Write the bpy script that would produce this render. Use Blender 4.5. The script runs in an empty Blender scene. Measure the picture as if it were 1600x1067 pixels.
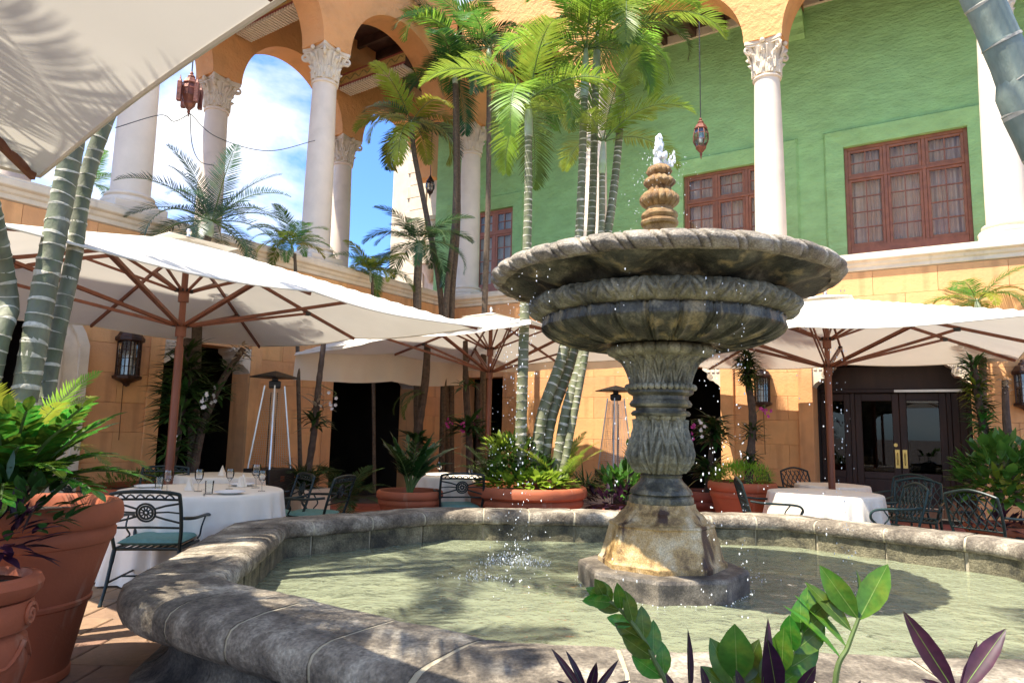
import bpy, math, random
from mathutils import Vector, Matrix, noise
sc = bpy.context.scene
R = math.radians
PI = math.pi

# ------------------------------------------------------------------ camera
CAM_H, FPX, PITCH, ROLL = 1.45, 1080.0, R(7.23), R(1.25)
_F = Vector((0, math.cos(PITCH), math.sin(PITCH)))
_r0 = Vector((1, 0, 0)); _u0 = Vector((0, -math.sin(PITCH), math.cos(PITCH)))
_RT = _r0 * math.cos(ROLL) + _u0 * math.sin(ROLL)
_UP = _u0 * math.cos(ROLL) - _r0 * math.sin(ROLL)
cam_d = bpy.data.cameras.new('camera'); cam = bpy.data.objects.new('camera', cam_d)
sc.collection.objects.link(cam); sc.camera = cam
m = Matrix((( _RT.x, _UP.x, -_F.x, 0), (_RT.y, _UP.y, -_F.y, 0), (_RT.z, _UP.z, -_F.z, CAM_H), (0, 0, 0, 1)))
cam.matrix_world = m
cam_d.sensor_fit = 'HORIZONTAL'; cam_d.sensor_width = 36; cam_d.lens = 36 * FPX / 1600
cam_d.clip_start = 0.05; cam_d.clip_end = 3000

# ------------------------------------------------------------------ sky and sun
SUN_EL, SUN_DIR = R(64.5), Vector((-0.86, -0.51))          # horizontal direction towards the sun
w = bpy.data.worlds.new('World'); sc.world = w; w.use_nodes = True
nt = w.node_tree; nt.nodes.clear()
def N(t, **k):
    n = nt.nodes.new(t)
    for a, b in k.items(): setattr(n, a, b)
    return n
out = N('ShaderNodeOutputWorld'); bg = N('ShaderNodeBackground'); sky = N('ShaderNodeTexSky', sky_type='NISHITA', sun_disc=False)
sky.sun_elevation = SUN_EL; sky.sun_rotation = math.atan2(SUN_DIR.x, SUN_DIR.y)
sky.air_density = 1.0; sky.dust_density = 0.6; sky.ozone_density = 1.6
tc = N('ShaderNodeTexCoord'); mp = N('ShaderNodeMapping'); mp.inputs['Location'].default_value = (1.2, 3.3, 0.7); mp.inputs['Scale'].default_value = (1, 1, 1.9)
n1 = N('ShaderNodeTexNoise'); n1.inputs['Scale'].default_value = 2.6; n1.inputs['Detail'].default_value = 9; n1.inputs['Roughness'].default_value = 0.56; n1.inputs['Distortion'].default_value = 0.25
cr = N('ShaderNodeValToRGB'); cr.color_ramp.elements[0].position = 0.47; cr.color_ramp.elements[1].position = 0.66
n2 = N('ShaderNodeTexNoise'); n2.inputs['Scale'].default_value = 5; n2.inputs['Detail'].default_value = 5
cc = N('ShaderNodeMixRGB'); cc.inputs[1].default_value = (2.2, 2.3, 2.45, 1); cc.inputs[2].default_value = (5.2, 4.95, 4.5, 1)
mx = N('ShaderNodeMixRGB')
sb = N('ShaderNodeMixRGB', blend_type='MULTIPLY'); sb.inputs[0].default_value = 1; sb.inputs[2].default_value = (0.36, 0.53, 0.80, 1)
L = nt.links.new
L(tc.outputs['Generated'], mp.inputs[0]); L(mp.outputs[0], n1.inputs[0]); L(mp.outputs[0], n2.inputs[0])
L(n1.outputs[0], cr.inputs[0]); L(n2.outputs[0], cc.inputs[0]); L(sky.outputs[0], sb.inputs[1]); L(sb.outputs[0], mx.inputs[1]); L(cc.outputs[0], mx.inputs[2]); L(cr.outputs[0], mx.inputs[0])
L(mx.outputs[0], bg.inputs[0]); bg.inputs[1].default_value = 0.15; L(bg.outputs[0], out.inputs[0])

sd = bpy.data.lights.new('sun', 'SUN'); sd.energy = 3.8; sd.angle = R(0.53); sd.color = (1.0, 0.93, 0.81)
so = bpy.data.objects.new('sun', sd); sc.collection.objects.link(so)
sv = Vector((SUN_DIR.x, SUN_DIR.y, 0)).normalized() * math.cos(SUN_EL) + Vector((0, 0, math.sin(SUN_EL)))
so.rotation_euler = sv.to_track_quat('Z', 'Y').to_euler()

sc.view_settings.view_transform = 'Standard'; sc.view_settings.look = 'None'
sc.view_settings.gamma = 1; sc.view_settings.use_curve_mapping = False
sc.view_settings.exposure = 1.68
sc.cycles.max_bounces = 8; sc.cycles.transparent_max_bounces = 16; sc.cycles.sample_clamp_indirect = 8

# ------------------------------------------------------------------ placing: a picture ray cut at a real distance / height / wall
C0 = Vector((0, 0, CAM_H))
def ray(x, y): return _F + _RT * ((x - 800) / FPX) + _UP * ((533.5 - y) / FPX)
def at(x, y, d):
    v = ray(x, y); return C0 + v * (d / v.y)
def onz(x, y, z):
    v = ray(x, y); return C0 + v * ((z - CAM_H) / v.z)

# ------------------------------------------------------------------ mesh helpers
class MB:
    def __init__(s): s.v = []; s.f = []; s.m = []
    def add(s, vs, fs, mi=0):
        o = len(s.v); s.v.extend(tuple(q) for q in vs)
        for f in fs: s.f.append(tuple(i + o for i in f)); s.m.append(mi)
    def box(s, x0, x1, y0, y1, z0, z1, mi=0):
        s.add([(x0,y0,z0),(x1,y0,z0),(x1,y1,z0),(x0,y1,z0),(x0,y0,z1),(x1,y0,z1),(x1,y1,z1),(x0,y1,z1)],
              [(0,3,2,1),(4,5,6,7),(0,1,5,4),(1,2,6,5),(2,3,7,6),(3,0,4,7)], mi)
        return s
    def cbox(s, x0, x1, y0, y1, z0, z1, b=0.004, mi=0):          # box with chamfered edges
        if min(x1-x0, y1-y0, z1-z0) < 2.2*b: return s.box(x0, x1, y0, y1, z0, z1, mi)
        vs = []; idx = {}
        X, Y, Z = (x0, x1), (y0, y1), (z0, z1)
        for i in (0,1):
            for j in (0,1):
                for k in (0,1):
                    sx, sy, sz = (b, -b)[i], (b, -b)[j], (b, -b)[k]
                    idx[i,j,k] = len(vs)
                    vs += [(X[i], Y[j]+sy, Z[k]+sz), (X[i]+sx, Y[j], Z[k]+sz), (X[i]+sx, Y[j]+sy, Z[k])]
        I = lambda i,j,k,a: idx[i,j,k]+a
        fs = []
        for i in (0,1):
            q = [I(i,0,0,0), I(i,1,0,0), I(i,1,1,0), I(i,0,1,0)]; fs.append(q if i else q[::-1])
            q = [I(0,i,0,1), I(0,i,1,1), I(1,i,1,1), I(1,i,0,1)]; fs.append(q if i else q[::-1])
            q = [I(0,0,i,2), I(1,0,i,2), I(1,1,i,2), I(0,1,i,2)]; fs.append(q if i else q[::-1])
        for i in (0,1):
            for j in (0,1):
                q = [I(i,j,0,0), I(i,j,1,0), I(i,j,1,1), I(i,j,0,1)]; fs.append(q if i != j else q[::-1])
                q = [I(i,0,j,0), I(i,1,j,0), I(i,1,j,2), I(i,0,j,2)]; fs.append(q[::-1] if i != j else q)
                q = [I(0,i,j,1), I(1,i,j,1), I(1,i,j,2), I(0,i,j,2)]; fs.append(q if i != j else q[::-1])
        for (i,j,k), o in idx.items():
            q = [o, o+1, o+2]; fs.append(q if (i+j+k) % 2 else q[::-1])
        s.add(vs, fs, mi); return s
    def tube(s, pts, rad, n=8, cap=True, mi=0, ring_mi=None):
        pts = [Vector(p) for p in pts]
        if not hasattr(rad, '__len__'): rad = [rad] * len(pts)
        o = len(s.v); up = Vector((0, 0, 1)); prev = None
        for i, p in enumerate(pts):
            t = (pts[min(i+1, len(pts)-1)] - pts[max(i-1, 0)])
            if t.length < 1e-9: t = Vector((0, 0, 1))
            t.normalize()
            if prev is None: a = t.orthogonal().normalized()
            else:
                a = prev - t * prev.dot(t)
                a = a.normalized() if a.length > 1e-6 else t.orthogonal().normalized()
            prev = a; b = t.cross(a)
            for k in range(n):
                th = 2*PI*k/n
                s.v.append(tuple(p + (a*math.cos(th) + b*math.sin(th)) * rad[i]))
        for i in range(len(pts)-1):
            mm = mi if ring_mi is None else ring_mi(i)
            for k in range(n):
                s.f.append((o+i*n+k, o+i*n+(k+1)%n, o+(i+1)*n+(k+1)%n, o+(i+1)*n+k)); s.m.append(mm)
        if cap:
            s.f.append(tuple(o+k for k in range(n))[::-1]); s.m.append(mi)
            e = o+(len(pts)-1)*n; s.f.append(tuple(e+k for k in range(n))); s.m.append(mi)
        return s
    def bar(s, a, b, wd, ht=None, mi=0):                            # square bar from a to b
        a = Vector(a); b = Vector(b); ht = ht or wd; t = (b-a).normalized()
        x = t.cross(Vector((0,0,1)))
        x = x.normalized() if x.length > 1e-4 else Vector((1,0,0))
        y = x.cross(t); vs = []
        for p in (a, b):
            for (i, j) in ((-1,-1),(1,-1),(1,1),(-1,1)): vs.append(p + x*(i*wd/2) + y*(j*ht/2))
        s.add(vs, [(0,1,2,3),(7,6,5,4),(0,4,5,1),(1,5,6,2),(2,6,7,3),(3,7,4,0)], mi); return s
    def lathe(s, prof, n=32, mod=None, mi=0, cx=0, cy=0, cap=True):
        o = len(s.v)
        for i, (r, z) in enumerate(prof):
            for k in range(n):
                th = 2*PI*k/n
                rr, zz = (r, z) if mod is None else mod(th, r, z, i)
                s.v.append((cx+rr*math.cos(th), cy+rr*math.sin(th), zz))
        for i in range(len(prof)-1):
            for k in range(n):
                s.f.append((o+i*n+k, o+i*n+(k+1)%n, o+(i+1)*n+(k+1)%n, o+(i+1)*n+k)); s.m.append(mi)
        if cap:
            if prof[0][0] > 1e-5: s.f.append(tuple(o+k for k in range(n))[::-1]); s.m.append(mi)
            if prof[-1][0] > 1e-5: e = o+(len(prof)-1)*n; s.f.append(tuple(e+k for k in range(n))); s.m.append(mi)
        return s
    def prism(s, poly, a0, a1, axis='z', mi=0):                     # extrude a 2-D outline
        n = len(poly); f = {'z': lambda p, a: (p[0], p[1], a), 'y': lambda p, a: (p[0], a, p[1]), 'x': lambda p, a: (a, p[0], p[1])}[axis]
        vs = [f(p, a0) for p in poly] + [f(p, a1) for p in poly]
        s.add(vs, [tuple(range(n))[::-1], tuple(range(n, 2*n))] + [(i, (i+1)%n, n+(i+1)%n, n+i) for i in range(n)], mi); return s
    def grid(s, fn, nu, nv, mi=0):
        vs = [fn(i/nu, j/nv) for j in range(nv+1) for i in range(nu+1)]
        s.add(vs, [(j*(nu+1)+i, j*(nu+1)+i+1, (j+1)*(nu+1)+i+1, (j+1)*(nu+1)+i) for j in range(nv) for i in range(nu)], mi); return s
    def ball(s, c, r, n=6, k=4, mi=0, sz=1.0):
        prof = [(max(1e-6, r*math.sin(PI*i/k)), c[2]-r*sz*math.cos(PI*i/k)) for i in range(k+1)]
        return s.lathe(prof, n, None, mi, c[0], c[1], False)
    def jitter(s, amp, scale):
        for i, q in enumerate(s.v):
            d = noise.noise_vector(Vector(q)*scale); s.v[i] = (q[0]+d.x*amp, q[1]+d.y*amp, q[2]+d.z*amp)
        return s
    def mesh(s, name, mats, smooth=True, angle=35):
        me = bpy.data.meshes.new(name); me.from_pydata(s.v, [], s.f)
        for mt in (mats if isinstance(mats, (list, tuple)) else [mats]): me.materials.append(M[mt])
        if any(s.m): me.polygons.foreach_set('material_index', s.m)
        if smooth:
            me.shade_smooth()
            if angle: me.set_sharp_from_angle(angle=R(angle))
        me.update(); return me
def link(name, data, parent=None, loc=None, rot=None):
    o = bpy.data.objects.new(name, data); sc.collection.objects.link(o)
    if parent is not None: o.parent = parent
    if loc is not None: o.location = loc
    if rot is not None: o.rotation_euler = rot
    return o
def part(name, mb, mats, parent, label=None, smooth=True, angle=35):
    o = link(name, mb.mesh(name, mats, smooth, angle), parent)
    if label: o['label'] = label
    return o
def tag(o, label=None, cat=None, group=None, kind=None):
    if label: o['label'] = label
    if cat: o['category'] = cat
    if group: o['group'] = group
    if kind: o['kind'] = kind
    return o
def thing(name, label, cat, loc=(0,0,0), rz=0, group=None):
    o = link(name, None, None, loc, (0, 0, rz)); o.empty_display_size = 0.1
    return tag(o, label, cat, group)
def copy_tree(o, parent=None):
    c = o.copy(); sc.collection.objects.link(c); c.parent = parent
    for ch in o.children: copy_tree(ch, c)
    return c
def dup(o, loc, rz, label, **k):
    c = copy_tree(o); c.location = loc; c.rotation_euler = (0, 0, rz); c['label'] = label
    return c
rnd = random.Random(7)
def U(a, b): return rnd.uniform(a, b)
def smooth01(x): x = max(0., min(1., x)); return x*x*(3-2*x)
def bez(pts, n):
    out = []
    for i in range(n+1):
        t = i/n; q = [Vector(p) for p in pts]
        while len(q) > 1: q = [a.lerp(b, t) for a, b in zip(q, q[1:])]
        out.append(q[0])
    return out
def spline(pts, n):                                                 # Catmull-Rom through the points
    P = [Vector(p) for p in pts]; P = [P[0]*2-P[1]] + P + [P[-1]*2-P[-2]]; out = []
    for i in range(1, len(P)-2):
        for k in range(n):
            t = k/n; a, b, c, d = P[i-1:i+3]
            out.append(0.5*((2*b)+(c-a)*t+(2*a-5*b+4*c-d)*t*t+(3*b-a-3*c+d)*t**3))
    return out + [P[-2]]

# ------------------------------------------------------------------ materials
M = {}
def mat(name, base, rough=0.6, var=0.12, scale=6.0, bump=0.0, bscale=30.0, col2=None, c2pos=(0.5, 0.7), c2scale=4.0, trans=0.0, metal=0.0, spec=0.5, rand=0.0, detail=6, coat=0.0, streak=None, stretch=None):
    m = bpy.data.materials.new(name); m.use_nodes = True; t = m.node_tree; b = t.nodes['Principled BSDF']
    def n(ty, **k):
        q = t.nodes.new(ty)
        for a, v in k.items(): setattr(q, a, v)
        return q
    ln = t.links.new
    co = n('ShaderNodeTexCoord'); src = co.outputs['Object']
    if stretch:
        mpn = n('ShaderNodeMapping'); mpn.inputs['Scale'].default_value = stretch; ln(src, mpn.inputs[0]); src = mpn.outputs[0]
    nz = n('ShaderNodeTexNoise'); nz.inputs['Scale'].default_value = scale; nz.inputs['Detail'].default_value = detail; ln(src, nz.inputs[0])
    mr = n('ShaderNodeMapRange'); mr.inputs[1].default_value = 0.3; mr.inputs[2].default_value = 0.7; mr.inputs[3].default_value = 1-var*1.6; mr.inputs[4].default_value = 1+var*1.2
    ln(nz.outputs[0], mr.inputs[0])
    hsv = n('ShaderNodeHueSaturation'); hsv.inputs['Color'].default_value = (*base, 1)
    if col2 is not None:
        n2 = n('ShaderNodeTexNoise'); n2.inputs['Scale'].default_value = c2scale; n2.inputs['Detail'].default_value = 8; n2.inputs['Roughness'].default_value = 0.62; ln(src, n2.inputs[0])
        rp = n('ShaderNodeValToRGB'); rp.color_ramp.elements[0].position = c2pos[0]; rp.color_ramp.elements[1].position = c2pos[1]
        rp.color_ramp.elements[0].color = (*base, 1); rp.color_ramp.elements[1].color = (*col2, 1)
        ln(n2.outputs[0], rp.inputs[0]); ln(rp.outputs[0], hsv.inputs['Color'])
    if streak is not None:                                         # vertical run-off stains
        ms = n('ShaderNodeMapping'); ms.inputs['Scale'].default_value = streak[1]; ln(co.outputs['Object'], ms.inputs[0])
        n3 = n('ShaderNodeTexNoise'); n3.inputs['Scale'].default_value = 1; n3.inputs['Detail'].default_value = 7; ln(ms.outputs[0], n3.inputs[0])
        r3 = n('ShaderNodeValToRGB'); r3.color_ramp.elements[0].position = streak[2]; r3.color_ramp.elements[1].position = streak[3]; ln(n3.outputs[0], r3.inputs[0])
        m3 = n('ShaderNodeMixRGB'); m3.inputs[2].default_value = (*streak[0], 1); ln(r3.outputs[0], m3.inputs[0])
        if hsv.inputs['Color'].links: ln(hsv.inputs['Color'].links[0].from_socket, m3.inputs[1])
        else: m3.inputs[1].default_value = (*base, 1)
        ln(m3.outputs[0], hsv.inputs['Color'])
    val = mr.outputs[0]
    if rand:
        oi = n('ShaderNodeObjectInfo'); m2 = n('ShaderNodeMapRange'); m2.inputs[3].default_value = 1-rand; m2.inputs[4].default_value = 1+rand; ln(oi.outputs['Random'], m2.inputs[0])
        mu = n('ShaderNodeMath', operation='MULTIPLY'); ln(val, mu.inputs[0]); ln(m2.outputs[0], mu.inputs[1]); val = mu.outputs[0]
        m4 = n('ShaderNodeMapRange'); m4.inputs[3].default_value = 0.5-rand*0.09; m4.inputs[4].default_value = 0.5+rand*0.09; ln(oi.outputs['Random'], m4.inputs[0]); ln(m4.outputs[0], hsv.inputs['Hue'])
    ln(val, hsv.inputs['Value']); ln(hsv.outputs[0], b.inputs['Base Color'])
    b.inputs['Roughness'].default_value = rough; b.inputs['Metallic'].default_value = metal; b.inputs['Specular IOR Level'].default_value = spec
    b.inputs['Coat Weight'].default_value = coat
    if bump:
        nb = n('ShaderNodeTexNoise'); nb.inputs['Scale'].default_value = bscale; nb.inputs['Detail'].default_value = 6; nb.inputs['Roughness'].default_value = 0.6; ln(src, nb.inputs[0])
        bn = n('ShaderNodeBump'); bn.inputs['Strength'].default_value = min(1, bump); bn.inputs['Distance'].default_value = 0.02*max(1, bump); ln(nb.outputs[0], bn.inputs['Height']); ln(bn.outputs[0], b.inputs['Normal'])
    if trans:
        tr = n('ShaderNodeBsdfTranslucent'); ln(hsv.outputs[0], tr.inputs[0])
        ms2 = n('ShaderNodeMixShader'); ms2.inputs[0].default_value = trans
        o = t.nodes['Material Output']; ln(b.outputs[0], ms2.inputs[1]); ln(tr.outputs[0], ms2.inputs[2]); ln(ms2.outputs[0], o.inputs[0])
    M[name] = m; return m
def glass(name, tint=(1, 1, 1), gloss=0.1, rough=0.02, fres=True, bump=0, bscale=5):
    m = bpy.data.materials.new(name); m.use_nodes = True; t = m.node_tree; t.nodes.clear(); ln = t.links.new
    o = t.nodes.new('ShaderNodeOutputMaterial'); tr = t.nodes.new('ShaderNodeBsdfTransparent'); tr.inputs[0].default_value = (*tint, 1)
    gl = t.nodes.new('ShaderNodeBsdfGlossy'); gl.inputs['Roughness'].default_value = rough
    mx = t.nodes.new('ShaderNodeMixShader')
    lw = t.nodes.new('ShaderNodeFresnel'); lw.inputs['IOR'].default_value = 1.33
    ad = t.nodes.new('ShaderNodeMath'); ad.operation = 'ADD'; ad.use_clamp = True; ad.inputs[1].default_value = gloss
    ln(lw.outputs[0], ad.inputs[0]); ln(ad.outputs[0], mx.inputs[0])
    ln(tr.outputs[0], mx.inputs[1]); ln(gl.outputs[0], mx.inputs[2]); ln(mx.outputs[0], o.inputs[0])
    if bump:
        co = t.nodes.new('ShaderNodeTexCoord'); nb = t.nodes.new('ShaderNodeTexNoise'); nb.inputs['Scale'].default_value = bscale; nb.inputs['Detail'].default_value = 5
        bn = t.nodes.new('ShaderNodeBump'); bn.inputs['Strength'].default_value = bump; bn.inputs['Distance'].default_value = 0.05
        ln(co.outputs['Object'], nb.inputs[0]); ln(nb.outputs[0], bn.inputs['Height']); ln(bn.outputs[0], gl.inputs['Normal']); ln(bn.outputs[0], lw.inputs['Normal'])
    M[name] = m; return m

mat('orange_plaster', (0.76, 0.385, 0.155), 0.85, 0.10, 2.5, 0.35, 22, col2=(0.66, 0.31, 0.11), c2pos=(0.5, 0.85), c2scale=1.4, rand=0.04, streak=((0.48, 0.23, 0.09), (5, 5, 0.7), 0.56, 0.85))
mat('orange_rough', (0.78, 0.37, 0.135), 0.9, 0.10, 2.0, 2.0, 9, col2=(0.66, 0.29, 0.10), c2pos=(0.5, 0.8), c2scale=2.0)
mat('green_plaster', (0.34, 0.60, 0.235), 0.85, 0.08, 2.2, 2.2, 7.5, col2=(0.28, 0.51, 0.18), c2pos=(0.5, 0.8), c2scale=2.6, stretch=(1, 1, 2.0), detail=10)
mat('cream_stone', (0.72, 0.60, 0.44), 0.8, 0.07, 4, 0.25, 30, col2=(0.58, 0.47, 0.34), c2pos=(0.55, 0.8), c2scale=3, streak=((0.46, 0.36, 0.25), (6, 6, 0.5), 0.6, 0.85))
mat('white_column', (0.82, 0.685, 0.53), 0.7, 0.05, 3, 0.15, 25, col2=(0.68, 0.55, 0.42), c2pos=(0.55, 0.9), c2scale=2)
mat('dark_wood', (0.045, 0.018, 0.010), 0.5, 0.25, 6, 0.1, 40, stretch=(1, 1, 0.2))
mat('ceiling_wood', (0.085, 0.042, 0.026), 0.7, 0.3, 5, 0.2, 30)
mat('window_wood', (0.27, 0.10, 0.038), 0.45, 0.15, 8, 0.1, 40)
mat('pink_wood', (0.36, 0.14, 0.085), 0.5, 0.1, 8)
mat('umbrella_wood', (0.185, 0.056, 0.024), 0.5, 0.16, 9, 0.08, 40, stretch=(1, 1, 0.15))
mat('black_metal', (0.018, 0.016, 0.015), 0.5, 0.2, 20)
mat('bronze', (0.055, 0.026, 0.016), 0.45, 0.3, 12, 0.3, 40, metal=0.4)
mat('copper', (0.18, 0.055, 0.030), 0.45, 0.3, 12, 0.3, 40, metal=0.3)
mat('chair_metal', (0.010, 0.021, 0.019), 0.42, 0.2, 25, 0.1, 60, metal=0.2)
mat('chair_green', (0.020, 0.048, 0.041), 0.45, 0.2, 25, 0.1, 60, metal=0.2)
mat('cushion', (0.12, 0.255, 0.225), 0.85, 0.08, 30, 0.3, 200)
mat('steel', (0.62, 0.60, 0.57), 0.3, 0.05, 10, metal=1.0)
mat('brass', (0.75, 0.50, 0.16), 0.28, 0.05, 10, metal=1.0)
mat('linen', (0.83, 0.74, 0.60), 0.9, 0.02, 10, 0.1, 150)
mat('canopy', (0.80, 0.75, 0.65), 0.9, 0.03, 2, 0.15, 6, trans=0.20)
mat('canopy_beige', (0.62, 0.54, 0.45), 0.9, 0.04, 2, 0.2, 6, trans=0.24)
mat('porcelain', (0.80, 0.80, 0.78), 0.25, 0.01, 3)
mat('terracotta', (0.36, 0.090, 0.032), 0.75, 0.10, 4, 0.15, 40, col2=(0.30, 0.075, 0.032), c2pos=(0.5, 0.85), c2scale=3, streak=((0.46, 0.25, 0.15), (8, 8, 1.2), 0.64, 0.82))
mat('terracotta_dark', (0.24, 0.065, 0.035), 0.8, 0.15, 5, 0.2, 30)
mat('paver', (0.26, 0.155, 0.09), 0.75, 0.18, 5, 0.3, 25, col2=(0.14, 0.085, 0.05), c2pos=(0.45, 0.75), c2scale=3, rand=0.2)
mat('red_tile', (0.36, 0.115, 0.07), 0.6, 0.14, 6, 0.2, 25, rand=0.12)
mat('mortar_dark', (0.13, 0.10, 0.075), 0.9, 0.2, 8, 0.3, 40)
mat('mortar', (0.46, 0.40, 0.28), 0.9, 0.15, 10, 0.4, 50, col2=(0.40, 0.33, 0.2), c2pos=(0.45, 0.7), c2scale=7)
mat('soil', (0.035, 0.022, 0.014), 0.95, 0.4, 25, 1.0, 40)
mat('interior', (0.03, 0.022, 0.018), 0.8, 0.2, 2)  # the darkness of the rooms is put into this near-black wall colour
mat('curtain', (0.84, 0.58, 0.39), 0.9, 0.05, 6)
mat('sheer', (0.75, 0.74, 0.73), 0.9, 0.03, 6)
mat('gold_paint', (0.50, 0.33, 0.10), 0.55, 0.15, 20)
mat('red_paint', (0.30, 0.07, 0.05), 0.6, 0.15, 20)
mat('olive_paint', (0.24, 0.22, 0.07), 0.6, 0.15, 20)
mat('water_white', (0.92, 0.94, 0.95), 0.12, 0.02, 3, trans=0.3)
mat('bark', (0.085, 0.055, 0.038), 0.9, 0.3, 14, 0.8, 40)
mat('palm_trunk', (0.20, 0.20, 0.13), 0.7, 0.25, 18, 0.3, 50, col2=(0.11, 0.125, 0.065), c2pos=(0.42, 0.62), c2scale=9, stretch=(1, 1, 0.5))
mat('palm_trunk_green', (0.19, 0.19, 0.105), 0.7, 0.2, 18, 0.3, 50, col2=(0.105, 0.12, 0.05), c2pos=(0.42, 0.62), c2scale=9)  # slightly darker, greener bark for the centre clump
mat('bamboo_grey', (0.23, 0.27, 0.21), 0.5, 0.18, 14, 0.2, 50, col2=(0.16, 0.22, 0.18), c2pos=(0.42, 0.66), c2scale=10, stretch=(1, 1, 0.3))
mat('ring', (0.56, 0.52, 0.41), 0.85, 0.2, 30, 0.3, 60)
mat('palm_bark', (0.12, 0.085, 0.055), 0.9, 0.25, 20, 0.7, 60)
mat('crownshaft', (0.36, 0.40, 0.30), 0.5, 0.12, 10, col2=(0.30, 0.40, 0.16), c2pos=(0.45, 0.7), c2scale=4)
mat('dead_leaf', (0.45, 0.36, 0.26), 0.9, 0.2, 20)
def leaf(name, base, tr=0.42, rough=0.42, rand=0.28, col2=None, var=0.15):
    mat(name, base, rough, var, 8, 0, 30, trans=tr, rand=rand, col2=col2, c2pos=(0.5, 0.8), c2scale=2.5)
leaf('frond_bright', (0.20, 0.32, 0.035), 0.50, 0.4, 0.25, (0.32, 0.37, 0.045))
leaf('frond_mid', (0.095, 0.19, 0.028), 0.45, 0.4, 0.3, (0.17, 0.25, 0.035))
leaf('frond_dark', (0.035, 0.085, 0.026), 0.38, 0.38, 0.3, (0.06, 0.12, 0.03))
leaf('frond_blue', (0.060, 0.115, 0.070), 0.35, 0.4, 0.3, (0.10, 0.15, 0.06))
leaf('frond_yellow', (0.30, 0.34, 0.035), 0.45, 0.4, 0.25, (0.36, 0.36, 0.05))
leaf('leaf_rib', (0.20, 0.30, 0.06), 0.3, 0.4, 0.2)
leaf('zz_leaf', (0.070, 0.17, 0.025), 0.38, 0.28, 0.4, (0.14, 0.25, 0.035))
leaf('zz_front', (0.075, 0.19, 0.022), 0.45, 0.22, 0.45, (0.20, 0.28, 0.03))
leaf('zz_dark', (0.030, 0.085, 0.020), 0.3, 0.3, 0.3)
leaf('lime_leaf', (0.26, 0.40, 0.035), 0.45, 0.4, 0.3, (0.36, 0.46, 0.06))
leaf('strap_leaf', (0.045, 0.095, 0.022), 0.35, 0.35, 0.35, (0.09, 0.15, 0.03))
leaf('purple_leaf', (0.045, 0.015, 0.034), 0.35, 0.35, 0.4, (0.085, 0.022, 0.055))
leaf('fern_leaf', (0.11, 0.22, 0.03), 0.4, 0.5, 0.3, (0.17, 0.28, 0.04))
mat('magenta', (0.50, 0.05, 0.26), 0.6, 0.2, 30, trans=0.3)
mat('petal_white', (0.80, 0.76, 0.76), 0.6, 0.1, 30, trans=0.3)
mat('green_stem', (0.10, 0.15, 0.04), 0.5, 0.15, 20)
mat('plum_stem', (0.07, 0.035, 0.045), 0.5, 0.15, 20)
glass('window_glass', (0.90, 0.91, 0.90), 0.0, 0.01)
glass('door_glass', (0.5, 0.5, 0.5), 0.015, 0.01)
glass('lantern_glass', (0.72, 0.74, 0.72), 0.12, 0.08)
glass('clear_glass', (0.97, 0.98, 0.98), 0.03, 0.01)
glass('pool_glass', (0.74, 0.78, 0.60), 0.0, 0.03, bump=0.35, bscale=7)
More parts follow.
